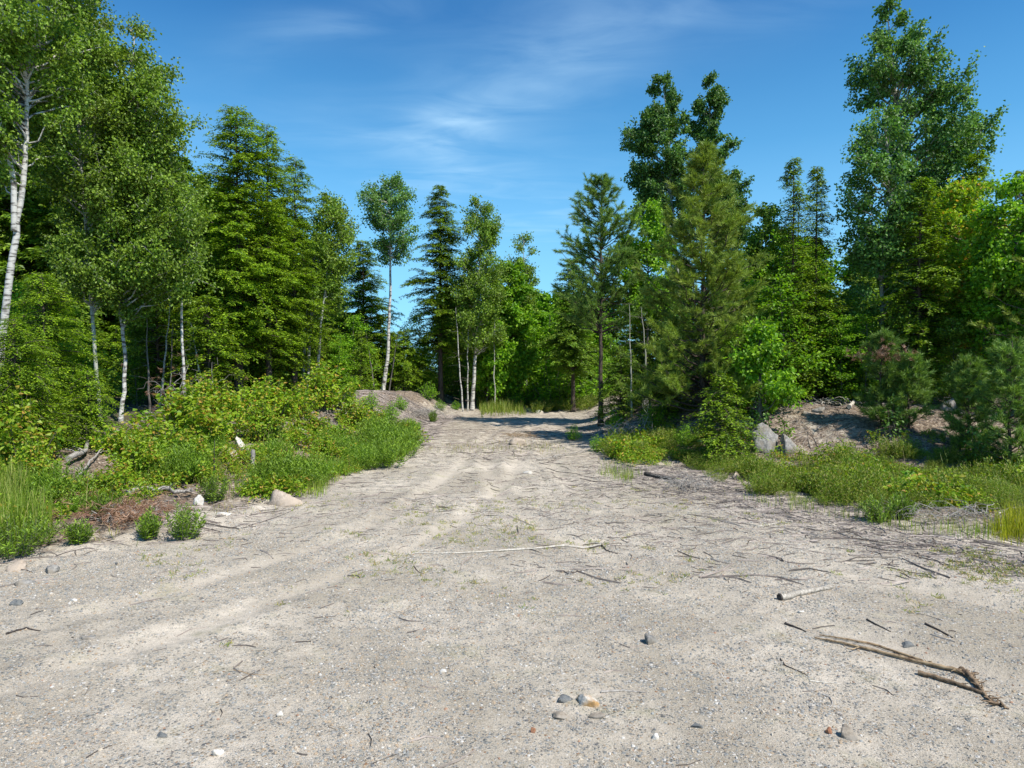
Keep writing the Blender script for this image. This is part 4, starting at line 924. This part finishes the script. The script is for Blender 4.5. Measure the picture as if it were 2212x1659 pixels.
blades('tall_grass', 'tall bright grass at the left photo edge', [[(-150, 1070), (60, 1060), (105, 1110), (120, 1165), (60, 1190), (-150, 1240)]], M['grass'], 4200, 0.62, 0.009, 401)
blades('bank_grass', 'green grass on the left bank', [[(430, 1075), (520, 1055), (700, 1035), (860, 985), (890, 940), (905, 955), (870, 1000), (760, 1025), (690, 1085), (560, 1080), (450, 1090), (300, 1110)],
                                                     [(400, 980), (600, 960), (840, 960), (840, 990), (700, 1050), (420, 1060)]], M['grass'], 5500, 0.24, 0.008, 402)
blades('far_grass', 'bright grass patch at the far left of the track end', [[(1020, 872), (1130, 868), (1140, 900), (1040, 903)]], M['grass'], 2600, 0.45, 0.016, 403)
blades('edge_grass', 'yellow-green grass fringe along the right side of the gravel', [[(1290, 1010), (1390, 1015), (1500, 1060), (1700, 1085), (1900, 1120), (2000, 1130), (2060, 1125), (2250, 1140), (2280, 1200), (2150, 1180), (1990, 1165), (1820, 1130), (1600, 1085), (1400, 1055), (1290, 1040)]],
       M['grass'], 4200, 0.2, 0.007, 404)
blades('yellow_grass', 'bright yellow grass clump at the right photo edge', [[(2090, 1120), (2290, 1120), (2290, 1200), (2150, 1180)]], M['yellowgrass'], 1100, 0.34, 0.007, 405)
blades('mixed_grass', 'coarse yellow-green grass mixed through the right ground cover', [RP], M['grass'], 1300, 0.42, 0.007, 407, lean=0.6)
blades('rough_grass', 'coarse grass and dead stalks mixed through the left bank cover', [LP_], M['dry'], 1600, 0.38, 0.006, 408, lean=0.6)
blades('dry_grass', 'sparse dry grass on the gravel crossing the track', [[(900, 955), (1180, 945), (1290, 975), (1200, 990), (900, 985)], [(1290, 985), (1400, 985), (1420, 1010), (1290, 1020)], [(440, 1085), (560, 1090), (650, 1095), (640, 1110), (450, 1125)],
                                                                      [(230, 1120), (420, 1140), (330, 1180), (120, 1190)]], M['weed'], 2600, 0.10, 0.008, 406, lean=1.1)


def weeds():
    rng = np.random.default_rng(410); n = 3200; u = rng.uniform(300, 2300, n * 3); v = np.concatenate([rng.uniform(1040, 1260, n * 2), rng.uniform(1200, 1420, n)])
    dens = np.exp(-((v - 1150) / 90) ** 2) * (0.25 + (u > 600) * (u < 1500) * 0.6 + (u > 1900) * 0.8) + (u > 1950) * (v < 1340) * 0.35
    x0 = X(u, CAMH * F / (v - HV)); y0 = CAMH * F / (v - HV)
    k = (rng.random(len(u)) < dens * 0.7) & (fbm(x0 * 1.2, y0 * 1.2, 77, 3) > 0.0) & (x0 > xl(y0) - 0.3); B = []
    for x, y in zip(x0[k], y0[k]):
        m = int(rng.integers(5, 16)); B.append(np.stack([x + rng.normal(size=m) * 0.03, y + rng.normal(size=m) * 0.03], 1))
    for uu, vv in ((605, 1313), (487, 1398), (790, 1205), (1410, 1190), (1395, 1185), (1840, 1195), (2085, 1265), (1000, 1175)):
        y = CAMH * F / (vv - HV); B.append(np.stack([X(uu, y) + rng.normal(size=22) * 0.03, y + rng.normal(size=22) * 0.03], 1))
    B = np.vstack(B); m = len(B); P = np.stack([B[:, 0], B[:, 1], terrain(B[:, 0], B[:, 1])], 1); D = rdir(m, rng, 0.9); D[:, 2] = abs(D[:, 2]) * 0.8 + 0.1
    g_ = Geo(); g_.leaves(P, D, rdir(m, rng), rng.uniform(0.025, 0.075, m), 0.008, 0.1); return g_


tag(obj('small_weeds', weeds().mesh('small_weeds', M['weed'])), 'tiny green and yellow weeds sprouting from the gravel', 'weeds', kind='stuff')


def twig_litter(n, seed, xr_, yr_, dens, lmin, lmax, wmin, wmax):
    rng = np.random.default_rng(seed); x = rng.uniform(*xr_, n); y = rng.uniform(*yr_, n); k = rng.random(n) < dens(x, y); x, y = x[k], y[k]; n = len(x)
    a = rng.normal(0.1, 0.75, n); L = lmin + (lmax - lmin) * rng.random(n) ** 3; W = rng.uniform(wmin, wmax, n) * (0.6 + 0.4 * L / lmax); d = np.stack([np.cos(a), np.sin(a)], 1); s = np.stack([-d[:, 1], d[:, 0]], 1)
    pts = []; bow = rng.normal(size=n) * 0.12 * L
    for t, b_ in ((-0.5, 0), (0.0, 1), (0.5, 0)):
        q = np.stack([x, y], 1) + d * (L * t)[:, None] + s * (bow * b_)[:, None]; pts.append(np.column_stack([q, terrain(q[:, 0], q[:, 1]) + W * 0.35 + rng.random(n) * 0.006]))
    ring = []
    for i, p in enumerate(pts):
        ww = (W * (0.5, 0.55, 0.3)[i])[:, None]; S = np.column_stack([s, np.zeros(n)])
        ring += [p - S * ww - [0, 0, 0.003], p + S * ww - [0, 0, 0.003], p + np.array([0, 0, 1.0]) * ww * 1.3]
    V = np.stack(ring, 1); b = np.arange(n)[:, None] * 9; g_ = Geo(); fs = [b + [q * 3 + j, q * 3 + (j + 1) % 3, q * 3 + 3 + (j + 1) % 3, q * 3 + 3 + j] for q in (0, 1) for j in range(3)]
    g_.add(V, np.concatenate(fs)); return g_


dn = lambda x, y: np.clip(0.03 + 0.95 * sstep((y - 7.5) / 4) * (0.5 + 0.5 * sstep((x + 1.5) / 4)) * np.clip(3.2 * fbm(x * 0.5, y * 0.8, 60, 4) + 0.5, 0.12, 1.4), 0, 1)
g_ = twig_litter(52000, 420, (-7, 11), (3.6, 26), dn, 0.02, 0.32, 0.003, 0.012)
tag(obj('twig_litter', g_.mesh('twig_litter', M['litter'])), 'grey bark chips and broken twigs strewn over the gravel', 'twigs', kind='stuff')
g_ = twig_litter(26000, 423, (1.5, 10), (8.3, 17), lambda x, y: np.exp(-((xr(y) - x - 0.5) / 1.1) ** 2) * 0.9, 0.03, 0.4, 0.004, 0.014)
tag(obj('edge_litter', g_.mesh('edge_litter', M['litter'])), 'dense bark and twig litter along the right edge of the gravel', 'twigs', kind='stuff')
g_ = twig_litter(3600, 422, (-5, 10), (8.2, 24), lambda x, y: (0.15 + 0.6 * sstep((x + 1) / 4)) * (fbm(x * 0.5, y * 0.9, 66, 3) > 0.0), 0.2, 0.9, 0.008, 0.022)
tag(obj('stick_litter', g_.mesh('stick_litter', M['litter'])), 'longer dead sticks lying across the middle of the clearing', 'sticks', kind='stuff')
dn2 = lambda x, y: np.clip(0.6 * ((x < xl(y)) | (x > xr(y))), 0, 1)
g_ = twig_litter(30000, 421, (-13, 15), (8, 36), dn2, 0.05, 0.7, 0.008, 0.02)
g2_ = twig_litter(6000, 424, (-7, -2.2), (21, 32), lambda x, y: 0.7 * (x < xl(y) + 0.8), 0.1, 0.9, 0.01, 0.03)
tag(obj('mound_litter', g2_.mesh('mound_litter', M['litter'])), 'grey and brown sticks covering the mound left of the track end', 'twigs', kind='stuff')
tag(obj('forest_litter', g_.mesh('forest_litter', M['litter'])), 'dead twigs and bark litter on the banks under the bushes', 'twigs', kind='stuff')


def pebmat():
    m, t = newmat('loose_pebbles'); r = t.new('ShaderNodeNewGeometry').outputs['Random Per Island']
    c = t.ramp(r, [(0.0, (0.16, 0.16, 0.155)), (0.06, (0.27, 0.26, 0.24)), (0.34, (0.42, 0.37, 0.3)), (0.5, (0.2, 0.2, 0.18)), (0.62, (0.36, 0.27, 0.18)), (0.74, (0.5, 0.47, 0.42)), (0.8, (0.3, 0.3, 0.28)), (0.9, (0.46, 0.39, 0.3)), (0.985, (0.33, 0.19, 0.12))], 'CONSTANT')
    p = t.new('ShaderNodeBsdfPrincipled', None, Base_Color=c, Roughness=0.8); o = t.new('ShaderNodeOutputMaterial'); t.l.new(p.outputs[0], o.inputs[0]); return m


def pebbles(n, seed):
    rng = np.random.default_rng(seed); y = 3.4 + 9.5 * rng.random(n) ** 1.35; x = rng.uniform(-1, 1, n) * (0.85 * y + 0.4)
    pat = fbm(x * 0.9, y * 0.9, 70, 4) + 0.25; k = (rng.random(n) < np.clip(pat * 2.6, 0.12, 1)) & (x > xl(y)) & (x < xr(y)); x, y = x[k], y[k]; n = len(x)
    r = 0.004 + 0.013 * rng.random(n) ** 6 + 0.003 * (y > 7)
    base = np.array([[1, 0, 0], [0.5, 0.87, 0], [-0.5, 0.87, 0], [-1, 0, 0], [-0.5, -0.87, 0], [0.5, -0.87, 0]]); a = rng.random(n) * 6.28
    st = rng.uniform(0.55, 1, n); rb = base[None] * rng.uniform(0.75, 1.15, (n, 6, 1)) * np.stack([np.ones(n), st, st], 1)[:, None]
    R2 = np.stack([np.stack([np.cos(a), -np.sin(a)], 1), np.stack([np.sin(a), np.cos(a)], 1)], 1)
    def rot(q): return np.concatenate([np.einsum('nij,nkj->nki', R2, q[..., :2]), q[..., 2:]], -1)
    up = rb * 0.55; up[..., 2] = 0.55 * rng.uniform(0.6, 1.1, n)[:, None] + rng.normal(size=(n, 6)) * 0.08
    V = np.concatenate([rot(rb), rot(up)], 1) * r[:, None, None] + np.stack([x, y, terrain(x, y) + r * 0.1], 1)[:, None]
    b = np.arange(n)[:, None] * 12; g_ = Geo()
    f = [b + [j, (j + 1) % 6, 6 + (j + 1) % 6, 6 + j] for j in range(6)] + [b + [6, 7, 8, 9], b + [6, 9, 10, 11]]
    g_.add(V, np.concatenate(f)); return g_


for i, (u, v, s) in enumerate([(1105, 868, 1.0), (1150, 862, 1.4), (1185, 858, 1.3), (1215, 862, 1.6), (1245, 860, 1.4), (1275, 862, 1.5), (1060, 868, 1.1), (1135, 850, 1.8), (1200, 850, 2.0), (1260, 850, 2.0)]):
    Yb = 36.5 + (i % 4) * 1.3; xb = X(u, Yb); p = np.array([xb, Yb, float(terrain(xb, Yb)) - 0.05]); o = copy_tree(gbush); o.location = p; s = s * 1.25; o.scale = (s * 1.2, s * 1.2, s); o.rotation_euler[2] = i * 1.1; o['label'] = 'bright bush in the leafy thicket closing the far end of the track'; o['group'] = 'bushes closing the track end'
tag(obj('gravel', pebbles(190000, 430).mesh('gravel', pebmat())), 'loose grey, tan and white pebbles scattered over the sandy clearing', 'gravel', kind='stuff')


# ------------------------------------------------------------------ individual stones
def stone(u, v, wpx, hpx, mat, label, seed, flat=0.55, name='stone', deep=0.75, sink=0.5, lumps=0.22, rz=0.0):
    rng = np.random.default_rng(seed); p = hit(u, v); Wd = wpx / F * p[1]; Ht = Wd * flat if not hpx else hpx / F * p[1]
    nu, nv = 30, 16; th = np.linspace(0, 2 * math.pi, nu, endpoint=False); ph = np.linspace(-math.pi / 2, math.pi / 2, nv)
    T, Ph = np.meshgrid(th, ph); V = np.stack([np.cos(T) * np.cos(Ph), np.sin(T) * np.cos(Ph), np.sin(Ph)], -1)
    for k in range(11):
        d = rdir(1, rng)[0]; lim = rng.uniform(0.38, 0.8); q = V @ d; V = V - np.maximum(q - lim, 0)[..., None] * d * 0.92
    for k in range(14):
        d = rdir(1, rng)[0]; V = V * (1 + lumps * rng.normal() * 0.4 * np.exp(-(1 - nrm(V) @ d) * rng.uniform(3, 12)))[..., None]
    V = V * (1 + 0.05 * rng.normal(size=V.shape[:2]) * (np.abs(np.cos(Ph)) > 0.2))[..., None]
    V = V * [Wd / 2, Wd / 2 * deep, Ht / 2 / (1 - sink)]
    c, s = math.cos(rz), math.sin(rz); V = np.stack([V[..., 0] * c - V[..., 1] * s, V[..., 0] * s + V[..., 1] * c, V[..., 2]], -1)
    i = np.arange(nv - 1)[:, None] * nu; j = np.arange(nu)[None]; j2 = (j + 1) % nu; g_ = Geo(); g_.add(V.reshape(-1, 3), np.stack([i + j, i + j2, i + nu + j2, i + nu + j], -1).reshape(-1, 4))
    o = obj(name, g_.mesh(name, RM[mat], True), None, (p[0], p[1], p[2] + Ht * (0.5 - sink) * 0.95)); tag(o, label, 'boulder' if name == 'boulder' else 'stone'); return o


ST = [(1655, 968, 80, 52, 'grey', 'large rounded grey boulder, left of the pair on the right slope', 'boulder'), (1707, 975, 58, 42, 'grey', 'smaller pointed grey boulder, right of the pair on the right slope', 'boulder'),
      (1400, 880, 34, 26, 'grey', 'grey rock on top of the mound between the two pines', 'boulder'), (1768, 893, 34, 18, 'grey', 'low grey rock near the top of the bare slope', 'boulder'), (1742, 897, 22, 12, 'tan', 'small tan rock left of the low grey rock on the bare slope', 'boulder'),
      (2045, 885, 36, 26, 'grey', 'grey rock behind the young pines on the right', 'boulder'), (1590, 1035, 22, 20, 'pink', 'pinkish rock half hidden in the right ground cover', 'stone'),
      (605, 1092, 82, 34, 'pink', 'low pinkish sandy boulder at the edge of the left bank', 'boulder'), (427, 1092, 27, 30, 'white', 'bright white rock at the end of the fallen log', 'stone'), (518, 972, 44, 38, 'white', 'jagged whitish rock high on the left bank', 'boulder'),
      (490, 990, 44, 22, 'pink', 'flat pale rock beside the jagged whitish rock', 'boulder'), (1140, 1022, 26, 6, 'white', 'small white stone on the track beyond the long pale stick', 'stone'), (1115, 960, 50, 12, 'pink', 'flat pale rock in the track beside the shaded bank', 'stone'),
      (1165, 893, 24, 9, 'white', 'white stone in the shade at the far track end', 'stone'), (1270, 1527, 62, 20, 'rust', 'rust-stained white rock set in the gravel in the foreground', 'stone'), (1218, 1523, 36, 13, 'slate', 'dark grey stone touching the left of the rust-stained rock', 'stone'),
      (1216, 1562, 50, 9, 'tan', 'flat tan stone below the dark grey one', 'stone'), (1290, 1557, 54, 10, 'tan', 'flat tan stone below the rust-stained rock', 'stone'), (1152, 1592, 16, 14, 'orange', 'small bright orange stone in the foreground', 'stone'),
      (1838, 1602, 54, 26, 'tan', 'rounded brown-grey rock in the right foreground', 'stone'), (1798, 1592, 22, 14, 'orange', 'reddish stone beside the rounded brown-grey rock', 'stone'), (1508, 1582, 30, 12, 'slate', 'oval blue-grey stone in the foreground right of the orange one', 'stone'),
      (1408, 1392, 44, 22, 'grey', 'flat grey rock alone on the gravel right of centre', 'stone'), (463, 1640, 28, 18, 'white', 'white stone at the bottom left of the gravel', 'stone'), (955, 1459, 22, 10, 'white', 'white stone at the end of the short pale twig', 'stone'),
      (1418, 1612, 26, 14, 'white', 'pale stone low in the middle foreground', 'stone'), (600, 1553, 20, 9, 'white', 'white stone in the left foreground beside a brown pebble', 'stone'), (30, 1310, 28, 13, 'slate', 'dark stone at the left edge of the gravel', 'stone'),
      (105, 1240, 44, 16, 'grey', 'flat grey slab near the left grass edge', 'stone'), (30, 1232, 66, 18, 'pink', 'flat pale slab in the left corner of the gravel, upper one', 'stone'), (40, 1265, 62, 12, 'grey', 'flat grey slab in the left corner of the gravel, lower one', 'stone'),
      (247, 1222, 14, 8, 'slate', 'small dark pebble-like stone below the round shrub', 'stone'), (1965, 1400, 34, 9, 'slate', 'dark slate beside the long brown branch', 'stone'), (185, 1385, 38, 7, 'grey', 'pale flat stone embedded in the left gravel', 'stone'),
      (545, 1400, 18, 9, 'tan', 'small brown stone above the left foreground', 'stone'), (478, 1113, 34, 8, 'white', 'pale flat stones right of the round dark shrub', 'stone'), (1735, 1330, 16, 6, 'white', 'white pebble-like stone right of the short grey log', 'stone'),
      (157, 1304, 18, 8, 'white', 'white stone in the left gravel below the slab', 'stone'), (415, 1640, 24, 9, 'grey', 'grey oval stone left of the white stone at the bottom', 'stone'), (345, 1603, 30, 9, 'slate', 'blue-grey flat stone in the lower left gravel', 'stone')]
for i, (u, v, wp, hp, mt, lab, nm) in enumerate(ST): stone(u, v, wp, hp, mt, lab, 500 + i, name=nm, rz=random.Random(i).uniform(-0.5, 0.5))


# ------------------------------------------------------------------ sticks, logs and stumps
def stick(name, label, cat, pts, r, mat, lift=0.0, seed=0, taper=0.4, k=7, branches=0, wob=0.02, air=None):
    """pts: picks (u,v) on the ground, or world points when air is set"""
    rng = np.random.default_rng(seed); W_ = np.array([hit(*p) for p in pts]) if air is None else np.array(air, float)
    n = max(8, len(W_) * 5); t = np.linspace(0, len(W_) - 1, n); P = np.stack([np.interp(t, np.arange(len(W_)), W_[:, c]) for c in range(3)], 1); L = np.linalg.norm(P[-1] - P[0])
    P[1:-1, :2] += rng.normal(size=(n - 2, 2)) * wob * L * 0.3
    rr = r * (1 - (1 - taper) * np.linspace(0, 1, n)) * rng.uniform(0.9, 1.1, n)
    if air is None: P[:, 2] = terrain(P[:, 0], P[:, 1]) + rr * 0.7 + lift
    base = P[0].copy(); g_ = Geo(); g_.tube(P - base, rr, k)
    o = obj(name, g_.mesh(name, M[mat], True), None, base); tag(o, label, cat)
    if branches:
        b_ = Geo()
        for j in range(branches):
            p = P[int(rng.integers(1, n - 1))]; a = rng.random() * 6.28; l = rng.uniform(0.1, 0.3) * L * 0.6
            b_.tube(curve(p, p + [math.cos(a) * l, math.sin(a) * l, rng.uniform(0.05, 0.5) * l], rng, 0, 0.12, 5) - base, np.linspace(r * 0.35, r * 0.12, 5), 4, False)
        obj('side_twigs', b_.mesh('side_twigs', M[mat]), o)
    return o


S = stick
S('long_stick', 'long straight pale stick lying across the middle of the gravel', 'stick', [(1300, 1181), (1180, 1187), (1060, 1195), (950, 1200), (850, 1203)], 0.017, 'palewood', 0.004, 1, 0.35, branches=3, wob=0.01)
S('crooked_root', 'dark crooked root at the right end of the long pale stick', 'stick', [(1275, 1188), (1300, 1182), (1310, 1193), (1335, 1200)], 0.014, 'darkwood', 0, 2, branches=6)
sl_ = S('short_log', 'short thick pale grey log on the right gravel, the shade on its cut end painted dark', 'log', [(1688, 1299), (1740, 1288), (1800, 1276)], 0.038, 'logwood', 0.006, 3, 0.55, k=10, wob=0.005)
gd_ = Geo(); dd_ = nrm((hit(1800, 1276) - hit(1740, 1288))[None])[0]; gd_.tube(np.array([-dd_ * 0.012, dd_ * 0.004]), [0.034, 0.041], 12); obj('shaded_cut_end', gd_.mesh('shaded_cut_end', M['darkwood'], False), sl_)  # shade on the end face turned from the sun, put into dark wood colour
S('long_branch', 'long brown forked branch in the right foreground', 'branch', [(2085, 1462), (2020, 1448), (1900, 1415), (1820, 1398), (1765, 1388)], 0.018, 'brownwood', 0.01, 4, 0.4, k=8, branches=3, wob=0.01)
S('split_branch', 'thin split strand lying beside the long brown forked branch', 'branch', [(2000, 1440), (1900, 1404), (1820, 1388), (1775, 1380)], 0.013, 'brownwood', 0.01, 41, 0.4)
rt = S('root_tangle', 'tangle of brown roots at the right end of the long forked branch', 'roots', [(2085, 1460), (2105, 1475), (2125, 1500), (2150, 1525), (2190, 1545)], 0.028, 'darkroot', 0.005, 5, 0.2, branches=34, wob=0.03)
S('broken_branch', 'dark splintered stick just below the long brown branch', 'stick', [(1990, 1465), (2050, 1480), (2140, 1515)], 0.021, 'darkroot', 0.004, 6, 0.6, branches=7)
S('dark_stick', 'dark stick pointing at the left tip of the long brown branch', 'stick', [(1700, 1355), (1750, 1375)], 0.013, 'darkwood', 0, 7)
S('dark_stick', 'dark bent stick above the long brown branch at the right', 'stick', [(2005, 1355), (2035, 1368), (2065, 1385)], 0.013, 'darkwood', 0, 8)
S('dark_stick', 'dark thin stick between the short log and the long branch', 'stick', [(1878, 1343), (1900, 1357), (1930, 1372)], 0.010, 'darkwood', 0, 9)
S('curved_twig', 'thin curved dark twig below the left tip of the long branch', 'twig', [(1690, 1432), (1700, 1446), (1725, 1455), (1750, 1466)], 0.007, 'darkwood', 0, 10)
S('pale_twig', 'straight pale twig left of the splintered dark stick', 'twig', [(1755, 1478), (1822, 1485)], 0.008, 'palewood', 0, 11)
S('curled_twig', 'small curled twig near the rounded brown-grey rock', 'twig', [(1782, 1508), (1800, 1515), (1805, 1530), (1795, 1543)], 0.008, 'deadwood', 0, 12)
S('wood_splinter', 'flat grey wood splinter above the rust-stained rock', 'splinter', [(1300, 1502), (1350, 1501), (1400, 1504)], 0.011, 'deadwood', 0, 13, branches=2)
S('pale_twig', 'short pale twig lying by a white stone left of centre', 'twig', [(968, 1450), (1010, 1430)], 0.008, 'deadwood', 0, 14)
S('hooked_twig', 'small hooked twig below the long pale stick', 'twig', [(893, 1226), (902, 1240), (914, 1244)], 0.007, 'darkwood', 0, 15)
S('curved_twig', 'thin brown curved twig on the left gravel', 'twig', [(500, 1457), (540, 1467), (590, 1468)], 0.004, 'brownwood', 0, 16)
S('forked_stick', 'pale forked stick near the front edge of the right ground cover', 'stick', [(2160, 1112), (2190, 1100), (2240, 1098)], 0.015, 'palewood', 0, 17, branches=3)
S('grey_stick', 'long grey stick running under the front of the right ground cover', 'stick', [(2190, 1098), (2130, 1108), (2060, 1118)], 0.014, 'deadwood', 0.02, 18, branches=4)
S('bleached_stick', 'bleached bent stick on the gravel left of the yellow grass', 'stick', [(1680, 1133), (1640, 1140), (1600, 1130)], 0.012, 'palewood', 0, 19, branches=2)
S('bleached_stick', 'straight bleached stick low on the gravel near the right bank', 'stick', [(1480, 1142), (1570, 1147)], 0.010, 'palewood', 0, 20)
S('pale_stick', 'pale stick at the right photo edge on the gravel', 'stick', [(2140, 1276), (2215, 1268)], 0.009, 'deadwood', 0, 21)
S('grey_stick', 'thin grey stick crossing the track beyond the long pale stick', 'stick', [(720, 1082), (850, 1077), (960, 1076), (1050, 1080)], 0.010, 'deadwood', 0, 22, branches=3)
S('grey_stick', 'thin dark stick running up from the left gravel edge', 'stick', [(535, 1138), (600, 1118), (640, 1100)], 0.008, 'darkwood', 0, 23, branches=2)
S('fallen_branch', 'fallen branch reaching from the mound foot over the track', 'branch', [(1160, 998), (1230, 985), (1330, 963), (1420, 930)], 0.016, 'deadwood', 0.05, 24, branches=10)
S('black_log', 'charred black log lying under the right ground cover edge', 'log', [(1395, 1028), (1455, 1041)], 0.055, 'darkwood', 0.0, 25, 0.8, k=9)
S('bleached_log', 'bleached log lying on top of the bare slope, left one', 'log', [(1795, 862), (1845, 842)], 0.06, 'palewood', 0.04, 26, 0.5)
S('bleached_log', 'bleached log lying down the bare slope toward the boulders', 'log', [(1835, 888), (1865, 852)], 0.06, 'palewood', 0.04, 27, 0.5)
S('bleached_log', 'bleached log at the top of the slope right of the young pines', 'log', [(2040, 880), (2075, 858), (2100, 850)], 0.045, 'palewood', 0.04, 28, 0.5, branches=5)
S('fallen_log', 'weathered fallen log beside the bright white rock on the left', 'log', [(272, 1082), (340, 1075), (412, 1076)], 0.042, 'deadwood', 0.10, 29, 0.8, branches=8)
S('fallen_branch', 'pale forked branch propped on the left bank above the fallen log', 'branch', [(165, 1045), (195, 1010), (218, 985)], 0.03, 'deadwood', 0.12, 30, branches=4)
S('fallen_log', 'grey upended root log behind the pale forked branch', 'log', [(145, 1010), (185, 985), (190, 965)], 0.06, 'deadwood', 0.12, 31, branches=3)
S('fallen_branch', 'thin grey branches lying left of the fallen log', 'branch', [(105, 1078), (180, 1072), (255, 1078)], 0.02, 'deadwood', 0.08, 32, branches=7)
S('fallen_log', 'pale fallen log pointing down the left bank between dark shrubs', 'log', [(632, 935), (668, 962)], 0.07, 'palewood', 0.15, 33, 0.9)
S('white_stake', 'short white broken stake on the bank below the twin-stemmed birch', 'stick', None, 0.035, 'palewood', 0, 34, air=[hit(745, 905), hit(740, 905) + [-0.05, 0, 0.5]])
S('branch_spar', 'pale dead branch sticking up from the debris mound', 'branch', None, 0.02, 'deadwood', 0, 35, air=[hit(965, 905), hit(950, 905) + [-0.3, 0, 0.7]], branches=4)
S('thin_stake', 'thin dark upright dead stem on the left bank', 'stick', None, 0.015, 'darkwood', 0, 36, air=[hit(460, 1045), hit(460, 1045) + [0.02, 0, 0.85]], branches=3)
S('tree_stump', 'small grey broken stump on the left bank', 'stump', None, 0.055, 'deadwood', 0, 37, 0.8, air=[hit(543, 1015) - [0, 0, 0.1], hit(543, 1015) + [0.03, 0, 0.42]])
S('dark_stick', 'dark stick at the left photo edge on the gravel', 'stick', [(5, 1378), (50, 1366), (80, 1368)], 0.012, 'darkwood', 0, 38)
S('grey_stick', 'dark stick on the shaded side of the track by the mound', 'stick', [(1180, 1012), (1290, 1035)], 0.009, 'darkwood', 0, 39)
S('bleached_stick', 'pale stick lying on the shaded track below the white pine', 'stick', [(1150, 955), (1210, 952)], 0.02, 'palewood', 0, 40)


def brush(label, u, v, hw, hh, mat, seed, n=60, needles=0, r=0.006):
    rng = np.random.default_rng(seed); p = hit(u, v); g_ = Geo()
    for k in range(n):
        a = rng.random() * 6.28; b = np.array([np.clip(rng.normal(), -1.1, 1.1) * hw * 0.42, np.clip(rng.normal(), -1.1, 1.1) * hw * 0.3, np.clip(abs(rng.normal()), 0, 1.2) * hh * 0.4]); L = rng.uniform(0.2, 0.7) * hw
        g_.tube(curve(b, b + [math.cos(a) * L, math.sin(a) * L * 0.7, rng.normal() * hh * 0.35], rng, 0.15, 0.15, 6), np.linspace(r, r * 0.3, 6), 3, False)
    o = obj('brush_pile', g_.mesh('brush_pile', M[mat]), None, p); tag(o, label, 'brush pile')
    if needles:
        P = rng.normal(size=(needles, 3)) * [hw * 0.5, hw * 0.35, hh * 0.3] + [0, 0, hh * 0.35]; D = rng.normal(size=(needles, 3)) * [1, 0.6, 0.3] + [0, 0, -0.3]
        t = Geo(); a_, d_, l_, w_ = tufts(P, D, rng, 18, 0.13, 0.007); t.leaves(a_, d_, rdir(len(a_), rng), l_, w_, 0, 0.35); obj('dead_needles', t.mesh('dead_needles', M['deadneedle']), o)
    return o


brush('dead pine branch with rust-brown needles beside the fallen log', 275, 1125, 0.75, 0.32, 'deadwood', 600, 60, 230)
brush('small rust-brown dead bough left of the fallen log', 160, 1095, 0.4, 0.25, 'deadwood', 601, 30, 90)
brush('heap of grey brushwood at the front of the right ground cover', 1490, 1058, 0.8, 0.3, 'deadwood', 602, 130)
brush('tangle of bleached twigs at the right photo edge below the ground cover', 2060, 1125, 1.2, 0.25, 'deadwood', 603, 90)
brush('grey tangle of twigs on the debris mound by the far grass', 900, 900, 1.6, 0.4, 'deadwood', 604, 110, 0, 0.01)
brush('tangle of dead limbs hanging at the foot of the mound', 1370, 950, 1.3, 0.7, 'deadwood', 605, 100, 0, 0.01)
brush('brown brushwood behind the left bushes beside the dead stems', 400, 900, 1.3, 1.6, 'deadwood', 606, 90, 90, 0.01)
brush('bleached roots and twigs on the bank below the twin-stemmed birch', 755, 905, 1.2, 0.35, 'palewood', 607, 60, 0, 0.01)
brush('scatter of pale sticks at the top of the bare slope', 1800, 875, 1.1, 0.2, 'palewood', 608, 50, 0, 0.01)
brush('brown brush lying on the track beside the shaded bank', 1130, 945, 0.9, 0.15, 'brownwood', 609, 80)
